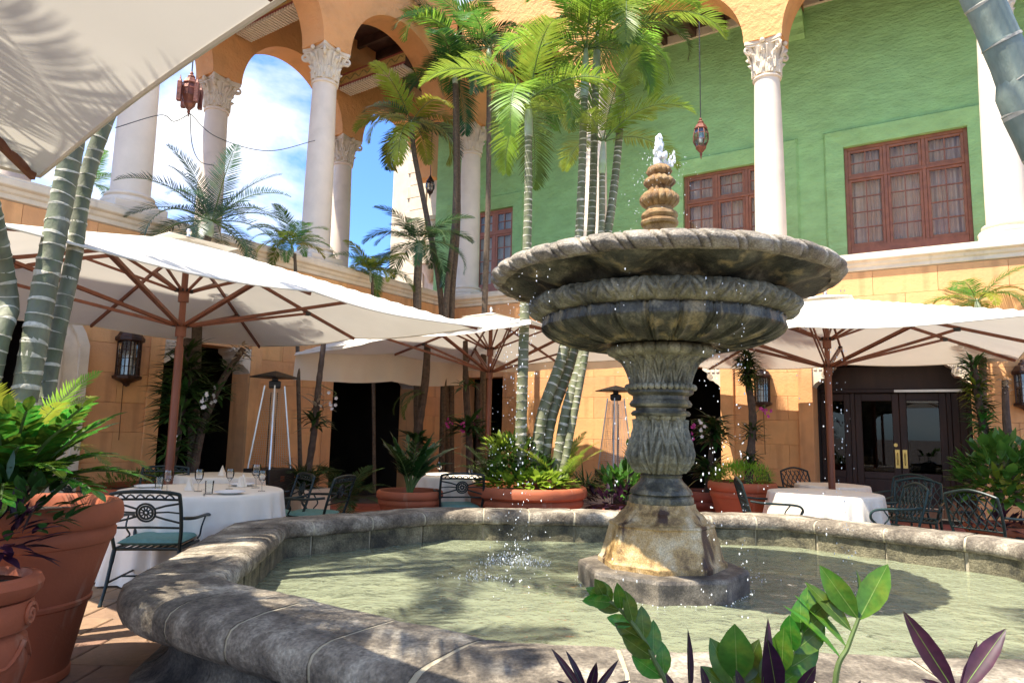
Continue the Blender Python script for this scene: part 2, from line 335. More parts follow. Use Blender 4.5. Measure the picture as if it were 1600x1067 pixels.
# weathered fountain stone: grey volcanic stone, pale lime patches, near-black algae
def stone(name, a, b, c, s=1.0, p=(0.38, 0.52, 0.70), bump=0.9, rough=0.85, pits=True, streak=None):
    m = bpy.data.materials.new(name); m.use_nodes = True; t = m.node_tree; bs = t.nodes['Principled BSDF']; ln = t.links.new
    co = t.nodes.new('ShaderNodeTexCoord')
    n1 = t.nodes.new('ShaderNodeTexNoise'); n1.inputs['Scale'].default_value = 3.2*s; n1.inputs['Detail'].default_value = 10; n1.inputs['Roughness'].default_value = 0.68; ln(co.outputs['Object'], n1.inputs[0])
    rp = t.nodes.new('ShaderNodeValToRGB'); e = rp.color_ramp.elements
    e[0].position = p[0]; e[0].color = (*a, 1); e[1].position = p[2]; e[1].color = (*c, 1); q = e.new(p[1]); q.color = (*b, 1); ln(n1.outputs[0], rp.inputs[0])
    col = rp.outputs[0]
    n4 = t.nodes.new('ShaderNodeTexNoise'); n4.inputs['Scale'].default_value = 60*s; n4.inputs['Detail'].default_value = 4; ln(co.outputs['Object'], n4.inputs[0])
    mr = t.nodes.new('ShaderNodeMapRange'); mr.inputs[1].default_value = 0.3; mr.inputs[2].default_value = 0.7; mr.inputs[3].default_value = 0.62; mr.inputs[4].default_value = 1.3; ln(n4.outputs[0], mr.inputs[0])
    hs = t.nodes.new('ShaderNodeHueSaturation'); ln(mr.outputs[0], hs.inputs['Value'])
    if streak:
        ms = t.nodes.new('ShaderNodeMapping'); ms.inputs['Scale'].default_value = streak[1]; ln(co.outputs['Object'], ms.inputs[0])
        n3 = t.nodes.new('ShaderNodeTexNoise'); n3.inputs['Scale'].default_value = 1; n3.inputs['Detail'].default_value = 6; ln(ms.outputs[0], n3.inputs[0])
        r3 = t.nodes.new('ShaderNodeValToRGB'); r3.color_ramp.elements[0].position = streak[2]; r3.color_ramp.elements[1].position = streak[3]; ln(n3.outputs[0], r3.inputs[0])
        m3 = t.nodes.new('ShaderNodeMixRGB'); m3.inputs[2].default_value = (*streak[0], 1); ln(r3.outputs[0], m3.inputs[0]); ln(col, m3.inputs[1]); col = m3.outputs[0]
    ln(col, hs.inputs['Color']); ln(hs.outputs[0], bs.inputs['Base Color'])
    bs.inputs['Roughness'].default_value = rough
    vo = t.nodes.new('ShaderNodeTexVoronoi'); vo.inputs['Scale'].default_value = 26*s; ln(co.outputs['Object'], vo.inputs[0])
    vr = t.nodes.new('ShaderNodeMapRange'); vr.inputs[1].default_value = 0.05; vr.inputs[2].default_value = 0.28; ln(vo.outputs['Distance'], vr.inputs[0])
    nb = t.nodes.new('ShaderNodeTexNoise'); nb.inputs['Scale'].default_value = 38*s; nb.inputs['Detail'].default_value = 8; nb.inputs['Roughness'].default_value = 0.65; ln(co.outputs['Object'], nb.inputs[0])
    ad = t.nodes.new('ShaderNodeMath'); ad.operation = 'MULTIPLY_ADD'; ad.inputs[1].default_value = 0.25 if pits else 0.0; ln(vr.outputs[0], ad.inputs[0]); ln(nb.outputs[0], ad.inputs[2])
    bn = t.nodes.new('ShaderNodeBump'); bn.inputs['Strength'].default_value = bump; bn.inputs['Distance'].default_value = 0.018; ln(ad.outputs[0], bn.inputs['Height']); ln(bn.outputs[0], bs.inputs['Normal'])
    M[name] = m
stone('coping_stone', (0.072, 0.056, 0.040), (0.20, 0.165, 0.120), (0.52, 0.455, 0.345), 1.0, (0.36, 0.5, 0.68))
stone('wall_stone', (0.05, 0.045, 0.03), (0.15, 0.13, 0.075), (0.32, 0.28, 0.17), 1.2)
stone('basin_base', (0.035, 0.03, 0.026), (0.11, 0.095, 0.075), (0.30, 0.26, 0.20), 1.0)
stone('plinth_stone', (0.05, 0.042, 0.034), (0.15, 0.125, 0.095), (0.34, 0.29, 0.22), 1.6, bump=0.3, rough=0.6)
stone('fountain_stone', (0.010, 0.010, 0.008), (0.075, 0.070, 0.048), (0.38, 0.335, 0.22), 1.1, (0.38, 0.53, 0.74), rough=0.38, bump=0.5, pits=False, streak=((0.44, 0.34, 0.17), (7, 7, 1.0), 0.55, 0.74))
stone('fountain_rim', (0.05, 0.045, 0.035), (0.30, 0.25, 0.185), (0.60, 0.55, 0.45), 1.6, (0.33, 0.5, 0.7), rough=0.6)
stone('fountain_leaf', (0.035, 0.032, 0.023), (0.21, 0.19, 0.125), (0.50, 0.45, 0.32), 1.0, (0.34, 0.50, 0.74), bump=0.45, rough=0.55, pits=False)
stone('finial_stone', (0.16, 0.075, 0.02), (0.36, 0.20, 0.07), (0.50, 0.34, 0.16), 3, (0.36, 0.5, 0.7), rough=0.4, pits=False)
stone('ochre_stone', (0.10, 0.05, 0.015), (0.42, 0.27, 0.10), (0.62, 0.52, 0.34), 1.8, (0.32, 0.48, 0.68), rough=0.5, bump=0.35, streak=((0.06, 0.026, 0.010), (7, 7, 1.0), 0.57, 0.66))
stone('pool_floor', (0.26, 0.24, 0.14), (0.40, 0.385, 0.25), (0.56, 0.54, 0.40), 0.7, (0.35, 0.5, 0.68), bump=0.3)

# ================================================================== GROUND
g = MB(); g.box(-400, 400, -400, 400, -0.3, -0.012)
ground = tag(part('ground', g, 'mortar_dark', None), kind='structure')
tiles = {}
def tile(x, y, wx, wy, mt, parent, top=0.0):
    key = (round(wx, 3), round(wy, 3), mt)
    if key not in tiles:
        b = MB(); b.cbox(-wx/2, wx/2, -wy/2, wy/2, -0.06, 0, 0.006); tiles[key] = b.mesh('tile', mt)
    o = link('tile', tiles[key], parent, (x, y, top+U(-0.003, 0.003)), (U(-.003, .003), U(-.003, .003), U(-.004, .004)))
    return o
for j in range(26):
    for i in range(16):
        x = -4.9+i*0.5+(0.25 if j % 2 else 0); y = 1.6+j*0.5
        if y < 8.6 and x > -1.75: continue
        if y < 4.0 and x > -1.9 and False: continue
        if x < -0.70*y-1.2 or x > 2.6 or y > 13.5: continue
        tile(x, y, 0.49, 0.49, 'paver' if y < 7.6 else 'red_tile', ground)
for j in range(4):
    for i in range(10): tile(2.9+i*0.5, 8.2+j*0.5, 0.49, 0.49, 'red_tile', ground)

# ================================================================== BUILDING WINGS
KX, KY = -1.49, 16.4
aL, aR = R(-145.7), R(121.9)
LEDGE, CAPB, CAPT = 4.58, 8.45, 9.12
COLY = 0.42                                                         # column axis behind the wall face
def wing(name, label, ang, loc=(KX, KY, 0)):
    return thing(name, label, 'building', loc, ang)
dLv = Vector((math.sin(aL), math.cos(aL))); dRv = Vector((math.sin(aR), math.cos(aR)))
left = wing('arcaded_wing', 'orange plastered wing with an open arcade of cream columns against the sky', math.atan2(-dLv.y, -dLv.x))
right = wing('green_loggia_wing', 'orange and green plastered wing with brown windows behind its column loggia', math.atan2(dRv.y, dRv.x))
# local frames: right wing x = distance from the corner, left wing x = minus that; y = depth into the wing

def wall_blocks(parent, sx, t0, t1, z0, z1, opens, course=0.44, length=0.95, mt='orange_plaster', proud=0.03):
    """ashlar-scored plaster: one object per block, cut round the openings (a, b, za, zb)"""
    nz = max(1, round((z1-z0)/course)); h = (z1-z0)/nz; cache = {}
    for r in range(nz):
        a, b = z0+r*h, z0+(r+1)*h
        segs = [(t0, t1)]
        for (oa, ob, za, zb) in opens:
            if zb <= a+0.02 or za >= b-0.02: continue
            new = []
            for (p, q) in segs:
                if ob <= p or oa >= q: new.append((p, q)); continue
                if oa > p: new.append((p, oa))
                if ob < q: new.append((ob, q))
            segs = new
        for (p, q) in segs:
            if q-p < 0.03: continue
            cuts = [p]; c = t0 + (0.5*length if r % 2 else 0)
            while c < q-0.12:
                if c > p+0.12: cuts.append(c)
                c += length
            cuts.append(q)
            for u, v in zip(cuts, cuts[1:]):
                wd = round(v-u-0.004, 3); key = (wd, round(h, 3))
                if key not in cache:
                    m_ = MB(); m_.cbox(-wd/2, wd/2, -proud, 0, -(h-0.004)/2, (h-0.004)/2, 0.0035); cache[key] = m_.mesh('block', mt)
                link('block', cache[key], parent, (sx*(u+v)/2, -U(0, 0.002), (a+b)/2))

def arch_z(t, c, r, zs): 
    d = abs(t-c); return zs + math.sqrt(max(0, r*r-d*d)) if d < r else zs
def arcade(parent, name, sx, cols, y0, y1, zs, ztop, half, mt):
    """wall above the capitals: one spandrel mesh per bay, semicircular openings"""
    for a, b in zip(cols, cols[1:]):
        c = (a+b)/2; r = (b-a)/2-half; n = 36; b_ = MB()
        ts = [a] + [c-r*math.cos(PI*i/n) for i in range(n+1)] + [b]
        low = [zs] + [zs+r*math.sin(PI*i/n) for i in range(n+1)] + [zs]
        for i in range(len(ts)-1):
            xa, xb = sx*ts[i], sx*ts[i+1]; la, lb = low[i], low[i+1]
            b_.add([(xa,y0,la),(xb,y0,lb),(xb,y0,ztop),(xa,y0,ztop),(xa,y1,la),(xb,y1,lb),(xb,y1,ztop),(xa,y1,ztop)],
                   [(0,1,2,3),(7,6,5,4),(4,5,1,0)] if sx > 0 else [(3,2,1,0),(4,5,6,7),(0,1,5,4)])
        for xx, k in ((a, 0), (b, 1)):
            x = sx*xx; b_.add([(x,y0,zs),(x,y1,zs),(x,y1,ztop),(x,y0,ztop)], [(0,1,2,3)])
        part(name, b_, mt, parent, None, True, 30)

# ---- Corinthian column (shaft part with base and capital sub-parts), meshes shared
def acanthus(u, v):                                                 # relief height 0..1 in a cell u in -.5.. .5, v in 0..1
    wd = 0.44*math.sin(PI*min(1, 0.20+0.8*v))**0.55*(1-0.30*v)
    ph = v*1.9-abs(u)*5.2+0.9*u*u
    d = wd+0.045*abs(math.sin(PI*ph))-abs(u)
    if d < 0: return 0.0
    e = smooth01(d/0.07)
    lobe = abs(math.cos(PI*ph))**0.6
    rib = math.exp(-(u/0.05)**2)
    return e*max(0.30+0.60*lobe, rib*1.05)
def col_meshes(h, r):
    s = MB(); prof = [(r*1.0, 0), (r*1.0, 0.02)]
    for i in range(13):
        k = i/12; prof.append((r*(1-0.16*k**1.8), 0.02+(h-0.10)*k))
    prof += [(r*0.84, h-0.08), (r*0.93, h-0.075), (r*0.96, h-0.055), (r*0.93, h-0.035), (r*0.84, h-0.03), (r*0.84, h)]
    s.lathe(prof, 40); sm = s.mesh('column', 'white_column')
    b = MB(); b.cbox(-r*1.42, r*1.42, -r*1.42, r*1.42, -0.34, -0.18, 0.008)
    b.lathe([(r*1.38,-0.18),(r*1.43,-0.15),(r*1.43,-0.12),(r*1.36,-0.09),(r*1.20,-0.08),(r*1.14,-0.055),(r*1.16,-0.045),(r*1.24,-0.035),(r*1.26,-0.015),(r*1.2,0.005),(r*1.06,0.012),(r*1.0,0.03)], 40, cap=False)
    bm_ = b.mesh('base', 'white_column')
    c = MB(); H_ = CAPT-CAPB; n = 128; rb = r*0.86
    def mod(th, rr, z, i):
        k = z/H_
        u1 = ((th*8/(2*PI)) % 1)-0.5; u2 = ((th*8/(2*PI)+0.5) % 1)-0.5
        rel = 0
        if k < 0.42: rel = acanthus(u1, k/0.42)*0.045*(1+1.4*smooth01((k-0.25)/0.17))
        if 0.12 < k < 0.72: rel = max(rel, acanthus(u2, (k-0.12)/0.60)*0.045*(1+1.6*smooth01((k-0.5)/0.2)))
        return rr+rel, z
    prof = [(rb*(1+0.30*(i/30)**3), H_*0.86*i/30) for i in range(31)]
    c.lathe(prof, n, mod)
    for a in range(4):                                              # volutes under the abacus corners
        th = PI/4+a*PI/2; d = Vector((math.cos(th), math.sin(th), 0)); q = Vector((-d.y, d.x, 0))
        pts = []
        for k in range(26):
            ph = k*0.42; rad = 0.095*(1-k/30)
            pts.append(d*(r*1.46+rad*math.cos(ph+PI/2)*1.0)+Vector((0,0,H_*0.74+rad*math.sin(ph+PI/2))))
        pts = [d*(r*0.98)+Vector((0,0,H_*0.50)), d*(r*1.12)+Vector((0,0,H_*0.70))]+pts
        c.tube(pts, [0.03, 0.036]+[0.036*(1-k/40) for k in range(26)], 6)
        for sgn in (-1, 1):                                         # inner spirals
            base = d*(r*0.75)+Vector((0,0,H_*0.5))
            m_ = Vector((math.cos(th+sgn*0.55), math.sin(th+sgn*0.55), 0))
            c.tube([m_*(r*0.95)+Vector((0,0,H_*0.45)), m_*(r*1.15)+Vector((0,0,H_*0.66)), m_*(r*1.22)+Vector((0,0,H_*0.76)), m_*(r*1.14)+Vector((0,0,H_*0.80)), m_*(r*1.10)+Vector((0,0,H_*0.74))], [0.018,0.022,0.026,0.024,0.014], 6)
    pol = []
    for a in range(4):                                              # abacus: concave sides, cut corners
        th = a*PI/2-PI/4; c0 = Vector((math.cos(th), math.sin(th)))*r*1.80; c1 = Vector((math.cos(th+PI/2), math.sin(th+PI/2)))*r*1.80
        mid = (c0+c1)/2; inn = -mid.normalized()*0.075
        for k in range(9):
            t = 0.05+0.9*k/8; pol.append(tuple(c0.lerp(c1, t)+inn*(4*t*(1-t))))
    c.prism([(x*0.95, y*0.95) for x, y in pol], H_*0.84, H_*0.90); c.prism(pol, H_*0.90, H_)
    for a in range(4): c.ball((math.cos(a*PI/2)*r*1.24, math.sin(a*PI/2)*r*1.24, H_*0.92), 0.05, 8, 6)
    cm = c.mesh('capital', 'cream_stone', True, 40)
    return sm, bm_, cm
COLM = col_meshes(CAPB-LEDGE-0.34, 0.285)
def column(parent, x, y, z=LEDGE, ms=None):
    s, b, c = ms or COLM
    o = link('column', s, parent, (x, y, z+0.34)); link('base', b, o); link('capital', c, o, (0, 0, CAPB-LEDGE-0.34))
    return o

def ledge(parent, sx, t0, t1, name='ledge'):
    prof = [(0.0, 4.28), (-0.05, 4.30), (-0.05, 4.36), (-0.085, 4.385), (-0.10, 4.43), (-0.15, 4.45), (-0.16, 4.465), (-0.16, 4.54), (-0.14, 4.56), (-0.14, 4.58), (0.85, 4.58), (0.85, 4.28)]
    b = MB(); b.prism(prof if sx > 0 else prof, min(sx*t0, sx*t1), max(sx*t0, sx*t1), 'x'); part(name, b, 'cream_stone', parent, None, True, 25)

def back_wall(parent, sx, t0, t1, z1, opens, thick=0.45, mt='orange_plaster'):
    """the wall behind the blocks, pierced by the openings"""
    b = MB(); ed = sorted({t0, t1, *[o[0] for o in opens], *[o[1] for o in opens]})
    for u, v in zip(ed, ed[1:]):
        op = [o for o in opens if o[0] <= u+1e-6 and o[1] >= v-1e-6]
        z = [0.0]
        for o in sorted(op, key=lambda q: q[2]): z += [o[2], o[3]]
        z.append(z1)
        for k in range(0, len(z), 2):
            if z[k+1]-z[k] > 0.01: b.box(min(sx*u, sx*v), max(sx*u, sx*v), 0, thick, z[k], z[k+1])
    return part('wall', b, mt, parent)

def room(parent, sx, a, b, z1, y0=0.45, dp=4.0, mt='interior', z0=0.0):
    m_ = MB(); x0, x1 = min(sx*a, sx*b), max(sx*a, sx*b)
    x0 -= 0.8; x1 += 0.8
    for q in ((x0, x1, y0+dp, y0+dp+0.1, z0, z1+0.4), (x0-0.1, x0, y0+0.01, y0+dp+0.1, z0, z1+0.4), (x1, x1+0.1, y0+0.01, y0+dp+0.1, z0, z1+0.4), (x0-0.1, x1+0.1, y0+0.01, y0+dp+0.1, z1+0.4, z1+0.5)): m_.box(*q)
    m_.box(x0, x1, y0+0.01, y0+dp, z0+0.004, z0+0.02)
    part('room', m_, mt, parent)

def corbel(parent, x, z, w=0.30, flip=1):
    """scrolled stone bracket carrying the lintel at the corner of an opening"""
    b = MB(); pr = [(0, 0), (0.34*flip, 0), (0.34*flip, -0.07), (0.30*flip, -0.10), (0.26*flip, -0.12), (0.235*flip, -0.17), (0.25*flip, -0.22), (0.21*flip, -0.27), (0.14*flip, -0.28), (0.10*flip, -0.32), (0.04*flip, -0.36), (0, -0.42)]
    b.prism([(x+p, z+q) for p, q in pr], -0.05, 0.40, 'y')
    for k in range(3): b.tube([(x+0.20*flip, -0.055, z-0.20), (x+0.20*flip, 0.40, z-0.20)], 0.055, 10)
    for i in range(3):
        for j in range(2): b.cbox(x+flip*0.05+flip*i*0.085-0.03, x+flip*0.05+flip*i*0.085+0.03, -0.065, -0.04, z-0.06-j*0.07, z-0.01-j*0.07, 0.008)
    part('corbel', b, 'cream_stone', parent, None, True, 30)

# -------- left wing, ground floor
OL = [(1.15, 3.56, 0, 2.72), (5.42, 6.95, 0, 2.72), (8.45, 11.4, 0, 3.0)]
wl = back_wall(left, -1, 0, 14, 4.28, OL)
wall_blocks(wl, -1, 0.0, 14, 0.0, 4.28, OL)
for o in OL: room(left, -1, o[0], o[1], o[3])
ledge(left, -1, 0.0, 14)
for (a, b) in ((1.15, 3.56), (5.42, 6.95)):
    corbel(left, -a, 2.72, flip=-1); corbel(left, -b, 2.72, flip=1)
    m_ = MB()
    for k in (a, b):
        xx = -k + (0.11 if k == a else -0.11)
        m_.cbox(xx-0.11, xx+0.11, -0.065, -0.0305, 0, 2.86, 0.006)
    m_.cbox(-b-0.22, -a+0.22, -0.075, -0.0305, 2.864, 3.02, 0.006)
    part('door_surround', m_, 'orange_plaster', left)
# cream moulded surround of the wide arched doorway at the far left
m_ = MB(); pts_o, pts_i = [], []
for k, (ow, iw) in enumerate(((0.46, 0.0), (0.34, 0.05), (0.16, 0.10))):
    pass
def surround(parent, x0, x1, z1, sh):
    outline = lambda e: [(x1+e, 0), (x1+e, z1-0.75+e*0.3), (x1+e*0.92-0.03, z1-0.62+e*0.4), (x1-0.16+e*0.8, z1-0.42+e*0.6), (x1-0.24+e*0.75, z1-0.25+e*0.75), (x1-0.24+e*0.75, z1-0.08+e), (x1-0.5, z1-0.02+e), (x0+0.5, z1-0.02+e), (x0+0.24-e*0.75, z1-0.08+e), (x0+0.24-e*0.75, z1-0.25+e*0.75), (x0-e, z1-0.75+e*0.3), (x0-e, 0)]
    for lay, (e0, e1, y) in enumerate(((0.0, 0.13, -0.10), (0.13, 0.34, -0.062), (0.34, 0.46, -0.12))):
        A, B = outline(e0), outline(e1); b = MB(); n = len(A)
        vs = [(p[0], y, p[1]) for p in A]+[(p[0], y, p[1]) for p in B]+[(p[0], 0.30 if lay == 0 else -0.005, p[1]) for p in A]+[(p[0], -0.005, p[1]) for p in B]
        fs = []
        for i in range(n-1):
            fs += [(i, i+1, n+i+1, n+i), (2*n+i, 2*n+i+1, i+1, i), (n+i, n+i+1, 3*n+i+1, 3*n+i)]
        b.add(vs, fs); part('door_surround', b, 'cream_stone', parent, None, False)
surround(left, -11.3, -8.52, 3.1, 0)

# -------- left wing, upper loggia open to the sky
LC = [0.0, 3.80, 7.45, 11.1, 14.75]
for t in LC[1:]: column(left, -t, COLY)
arcade(left, 'arch', -1, LC, COLY-0.33, COLY+0.33, CAPT, 12.2, 0.36, 'orange_rough')
LB = [-3.1, 0.52, 4.26, 8.0, 11.74, 15.5]                            # rear arcade, seen through the front one
YB = 3.5
rear_m = COLM
for t in LB[1:]: column(left, -t, YB)
arcade(left, 'arch', -1, LB, YB-0.33, YB+0.33, CAPT, 12.2, 0.36, 'orange_rough')
m_ = MB(); m_.box(-15, 3.4, 0.851, YB+0.6, 4.29, 4.552); part('loggia_floor', m_, 'terracotta_dark', left)
m_ = MB(); m_.box(-16, 4.0, 0.12, YB+0.9, 11.9, 12.05); cl = part('ceiling', m_, 'ceiling_wood', left)
for k in range(26):
    m_ = MB(); m_.cbox(-0.05, 0.05, 0.76, YB-0.34, 11.66, 11.899, 0.008)
    o = part('rafter', m_, 'ceiling_wood', cl); o.location = (3.0-k*0.7, 0, 0)
# painted tie beams across the loggia
for t in (0.95, 4.0, 7.65):
    m_ = MB(); m_.cbox(-0.16, 0.16, COLY+0.34, YB-0.34, 10.25, 10.62, 0.01)
    o = part('tie_beam', m_, 'ceiling_wood', left); o.location = (-t, 0, 0)
    for sgn in (-1, 1):
        m_ = MB(); m_.box(sgn*0.164-0.003, sgn*0.164+0.003, COLY+0.36, YB-0.36, 10.33, 10.56); part('painted_band', m_, 'gold_paint', o)
        m_ = MB(); y = COLY+0.45; k = 0
        while y < YB-0.5:
            m_.tube([(sgn*0.170, y+0.10*q, 10.445+0.06*math.sin(q*2.0+k*PI)) for q in (0, .5, 1, 1.5)], 0.016, 5); y += 0.16; k += 1
        part('painted_scroll', m_, 'olive_paint', o)
        m_ = MB(); m_.box(sgn*0.166-0.003, sgn*0.166+0.003, COLY+0.36, YB-0.36, 10.26, 10.325); m_.box(sgn*0.166-0.003, sgn*0.166+0.003, COLY+0.36, YB-0.36, 10.565, 10.61); part('painted_band', m_, 'red_paint', o)
    m_ = MB()
    for k in range(26):
        y = COLY+0.40+k*0.088; m_.cbox(-0.20, 0.20, y, y+0.05, 10.17, 10.249, 0.005)
    part('dentil_course', m_, 'cream_stone', o)

# -------- right wing, ground floor
OR = [(0.45, 1.55, 0, 2.62), (4.75, 6.42, 0, 2.72), (8.02, 10.34, 0.0, 2.72)]
wr = back_wall(right, 1, 0, 15, 4.28, OR)
wall_blocks(wr, 1, 0.0, 15, 0.0, 4.28, OR)
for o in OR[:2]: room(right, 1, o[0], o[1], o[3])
ledge(right, 1, 0.16, 15)
for (a, b) in ((4.75, 6.42), (8.02, 10.34)):
    corbel(right, a, 2.72, flip=1); corbel(right, b, 2.72, flip=-1)
    m_ = MB()
    for xx in (a-0.12, b+0.12): m_.cbox(xx-0.12, xx+0.12, -0.09, -0.0305, 0, 2.86, 0.008)
    m_.cbox(a-0.24, b+0.24, -0.10, -0.0305, 2.864, 3.02, 0.008)
    part('door_surround', m_, 'orange_plaster', right)
# entrance: double doors in a deep dark recess
YD = 0.95
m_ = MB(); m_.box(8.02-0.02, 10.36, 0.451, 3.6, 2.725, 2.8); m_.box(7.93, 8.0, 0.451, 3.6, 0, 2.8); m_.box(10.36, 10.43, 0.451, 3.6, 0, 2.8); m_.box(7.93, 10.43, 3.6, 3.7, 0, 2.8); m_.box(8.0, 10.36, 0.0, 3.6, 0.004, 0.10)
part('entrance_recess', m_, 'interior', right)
m_ = MB(); m_.cbox(8.0, 10.36, YD, YD+0.12, 2.30, 2.725, 0.01); m_.cbox(8.0, 10.36, YD-0.05, YD, 2.24, 2.31, 0.01)
for x in (8.0, 8.50, 9.995, 10.29): m_.cbox(x, x+0.075, YD, YD+0.12, 0.10, 2.30, 0.008)
part('door_frame', m_, 'dark_wood', right)
m_ = MB(); m_.cbox(9.22, 10.28, YD-0.075, YD-0.051, 2.245, 2.295, 0.004); part('closer_track', m_, 'steel', right)
def leaf_panel(a, b, name, handle=None):
    m_ = MB(); y0, y1 = YD+0.03, YD+0.08
    m_.cbox(a, a+0.11, y0, y1, 0.10, 2.235, 0.006); m_.cbox(b-0.11, b, y0, y1, 0.10, 2.235, 0.006)
    m_.cbox(a+0.11, b-0.11, y0, y1, 2.10, 2.235, 0.006); m_.cbox(a+0.11, b-0.11, y0, y1, 0.10, 0.26, 0.006); m_.cbox(a+0.11, b-0.11, y0, y1, 0.72, 0.84, 0.006)
    m_.cbox(a+0.14, b-0.14, y0+0.012, y1-0.005, 0.29, 0.69, 0.02); m_.box(a+0.11, b-0.11, y0+0.025, y1-0.015, 0.26, 0.72)
    d = part(name, m_, 'dark_wood', right)
    m_ = MB(); m_.box(a+0.112, b-0.112, y0+0.02, y0+0.028, 0.842, 2.098); part('pane', m_, 'door_glass', d)
    if handle is not None:
        m_ = MB(); x = handle; m_.cbox(x-0.035, x+0.035, y0-0.008, y0-0.001, 0.92, 1.24, 0.004); m_.tube([(x, y0-0.01, 0.98), (x, y0-0.055, 1.0), (x, y0-0.055, 1.16), (x, y0-0.01, 1.18)], 0.011, 8)
        part('handle', m_, 'brass', d)
        if a < 9: 
            m_ = MB(); m_.tube([(x-0.02, y0-0.02, 1.32), (x-0.02, y0-0.001, 1.32)], 0.032, 12); part('lock', m_, 'brass', d)
leaf_panel(8.575, 9.28, 'door', 9.225); leaf_panel(9.286, 9.995, 'door', 9.341)
leaf_panel(8.075, 8.50, 'sidelight'); leaf_panel(10.07, 10.29, 'sidelight')
# red tiled step in front of the right wing
m_ = MB(); m_.cbox(4.0, 10.75, -0.75, -0.1005, 0, 0.115, 0.012); step = part('step', m_, 'red_tile', right)
m_ = MB(); m_.cbox(-0.22, 0.22, -0.30, 0.30, 0, 0.012, 0.004); tm = m_.mesh('tile', 'red_tile')
for k in range(15): link('tile', tm, step, (4.27+k*0.447, -0.44, 0.116))

# -------- right wing, upper loggia with the green wall
RC = [-0.0, 3.58, 7.30, 10.98, 14.7]
for t in RC[1:]: column(right, t, COLY)
# column shared by both arcades, at the inner corner
column(right, -0.05, COLY+0.30)
arcade(right, 'arch', 1, RC, COLY-0.33, COLY+0.33, CAPT, 12.2, 0.36, 'orange_rough')
YG = 2.55
WIN = [(8.40, 10.62), (4.90, 7.12), (-1.80, 0.10)]
GO = [(a, b, LEDGE, 7.58) for a, b in WIN]
b_ = MB(); ed = sorted({-2.6, 15.0, *[q for o in WIN for q in o]})
for u, v in zip(ed, ed[1:]):
    if any(a <= u+1e-6 and b >= v-1e-6 for a, b in WIN): b_.box(u, v, YG, YG+0.4, 7.58, 11.2)
    else: b_.box(u, v, YG, YG+0.4, 4.56, 11.2)
part('green_wall', b_, 'green_plaster', right)
for a, b in WIN:                                                     # splayed rendered surround
    m_ = MB(); e = 0.34
    m_.add([(a,YG-0.002,7.58),(b,YG-0.002,7.58),(b+e,YG-0.07,7.58+e),(a-e,YG-0.07,7.58+e),(a-e-0.05,YG,7.58+e+0.05),(b+e+0.05,YG,7.58+e+0.05)], [(0,1,2,3),(3,2,5,4)])
    m_.add([(a,YG-0.002,4.57),(a,YG-0.002,7.58),(a-e,YG-0.07,7.58+e),(a-e,YG-0.07,4.57),(a-e-0.05,YG,7.58+e+0.05),(a-e-0.05,YG,4.57)], [(0,1,2,3),(3,2,4,5)])
    m_.add([(b,YG-0.002,7.58),(b,YG-0.002,4.57),(b+e,YG-0.07,4.57),(b+e,YG-0.07,7.58+e),(b+e+0.05,YG,4.57),(b+e+0.05,YG,7.58+e+0.05)], [(0,1,2,3),(3,2,4,5)])
    part('window_surround', m_, 'green_plaster', right, None, False)
m_ = MB(); m_.box(-3.0, 15, 0.851, YG+0.5, 4.30, 4.56); part('loggia_floor', m_, 'terracotta_dark', right)
m_ = MB(); m_.box(-2.6, 15, 0.12, YG+0.5, 11.2, 11.35); cr_ = part('ceiling', m_, 'ceiling_wood', right)
m_ = MB(); m_.cbox(-2.6, 15, YG-0.08, YG-0.004, 10.98, 11.199, 0.01); part('cornice', m_, 'cream_stone', right)
for k in range(20):
    m_ = MB(); m_.cbox(-0.06, 0.06, 0.76, YG-0.09, 10.98, 11.199, 0.008); o = part('rafter', m_, 'ceiling_wood', cr_); o.location = (0.2+k*0.72, 0, 0)
for t in (0.3, 3.85, 7.55, 11.2):                                     # painted beams on green brackets
    m_ = MB(); m_.cbox(-0.16, 0.16, COLY+0.34, YG-0.01, 10.80, 11.15, 0.01); o = part('tie_beam', m_, 'ceiling_wood', right); o.location = (t, 0, 0)
    for sgn in (-1, 1):
        m_ = MB(); m_.box(sgn*0.164-0.003, sgn*0.164+0.003, COLY+0.36, YG-0.07, 10.87, 11.09); part('painted_band', m_, 'red_paint', o)
        m_ = MB()
        for k in range(9):
            y = COLY+0.55+k*0.18; m_.prism([(y, 10.91), (y+0.12, 10.91), (y+0.12, 11.05), (y, 11.05)], sgn*0.169-0.002, sgn*0.169+0.002, 'x')
        part('painted_panel', m_, 'gold_paint', o)
    m_ = MB()
    for k in range(18):
        y = COLY+0.40+k*0.095; m_.box(-0.15, 0.15, y, y+0.05, 10.78, 10.799)
    part('dentil_course', m_, 'cream_stone', o)
    m_ = MB(); m_.prism([(YG, 10.799), (YG-0.42, 10.799), (YG-0.42, 10.71), (YG-0.30, 10.65), (YG-0.26, 10.53), (YG-0.14, 10.47), (YG-0.10, 10.35), (YG, 10.27)], -0.17, 0.17, 'x'); part('bracket', m_, 'green_plaster', o, None, False)

